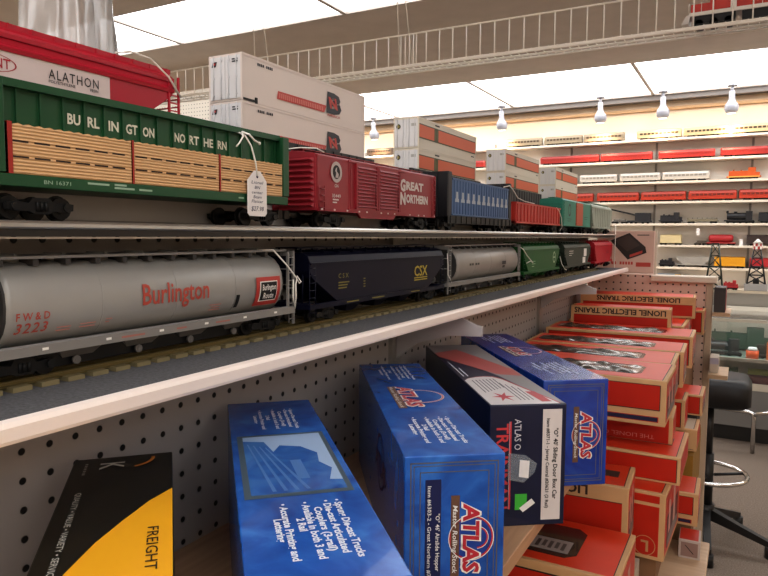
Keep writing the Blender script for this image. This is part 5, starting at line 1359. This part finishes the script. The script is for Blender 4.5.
b = MB(); b.tube([(.158*math.cos(2*math.pi*i/36), .158*math.sin(2*math.pi*i/36), .31) for i in range(36)], .010, 8, closed=True); b.build('foot_ring', CHROME, r)
b = MB()
for a in (0.4, 2.5, 4.6): b.cyl((.03*math.cos(a), .03*math.sin(a), .30), (.155*math.cos(a), .155*math.sin(a), .31), .007, n=6)
b.build('ring_spoke', M_leg, r)
for k in range(5):
    a = math.radians(-12+72*k); c, d = math.cos(a), math.sin(a); b = MB()
    P = lambda t, w, z0, z1: [(t*c-w*d, t*d+w*c, z0), (t*c+w*d, t*d-w*c, z0), (t*c+w*d, t*d-w*c, z1), (t*c-w*d, t*d+w*c, z1)]
    b.loft([P(.03, .018, .10, .15), P(.14, .015, .075, .11), P(.26, .012, .045, .07)]); o = b.build('leg', M_leg, r)
    MB().cyl((.26*c, .26*d, 0), (.26*c, .26*d, .05), .022, n=12).build('glide', M_leg, o)
r = root('chrome_frame', 'low chrome tube frame standing before the glass case', 'stand', (0, 4.66, FLOOR))
b = MB(); z = .262; x0, x1, d = -.26, .078, .16
def tubes(b, pts, rr=.013): b.tube(pts, rr, 8)
tubes(b, [(x1, .0, .0), (x1, .0, z-.03), (x1-.01, .0, z-.008), (x1-.035, 0, z), (x0, 0, z+.01)]); tubes(b, [(x1, 0, z-.02), (x1+.02, -.02, z), (x1+.16, -.16, z+.06)])
tubes(b, [(x1+.16, -.16, z+.06), (x1+.17, -.17, z+.04), (x1+.17, -.17, 0)]); tubes(b, [(x0, 0, 0), (x0, 0, z+.01)])
b.build('tube_frame', CHROME, r)
# ---------------------------------------------------------------- camera and light
cam = bpy.data.cameras.new('camera'); cam.sensor_width = 36; cam.lens = 660/768*36; cam.clip_start = .01
co = bpy.data.objects.new('camera', cam); COL.objects.link(co); co.location = (0, 0, ZC)
yaw, pitch, roll = .5031, .0796, -.0059
fw = Vector((-math.sin(yaw)*math.cos(pitch), math.cos(yaw)*math.cos(pitch), -math.sin(pitch)))
rt = Vector((math.cos(yaw), math.sin(yaw), 0)); dn = fw.cross(rt)
rr = rt*math.cos(roll)+dn*math.sin(roll); dd = -rt*math.sin(roll)+dn*math.cos(roll)
co.rotation_euler = Matrix((rr, -dd, -fw)).transposed().to_euler()
L = bpy.data.lights.new('aisle fill', 'AREA'); L.size = 1.3; L.energy = AISLE_FILL_E; L.color = (1, .97, .92)  # added fill on pegboard and carton fronts, not a lamp of the shop
o = bpy.data.objects.new('aisle_fill', L); COL.objects.link(o); o.location = (2.3, -1.2, ZC+.9); o.rotation_euler = (Vector((-.5, .7, -.35))-Vector((2.3, -1.2, .9))).to_track_quat('-Z', 'Y').to_euler()
SC.camera = co
w = bpy.data.worlds.new('room'); SC.world = w; w.use_nodes = True
w.node_tree.nodes['Background'].inputs[0].default_value = (1, .93, .85, 1); w.node_tree.nodes['Background'].inputs[1].default_value = .05
SC.view_settings.view_transform = 'Standard'; SC.view_settings.look = 'None'; SC.view_settings.exposure = EXPO; SC.view_settings.gamma = .88
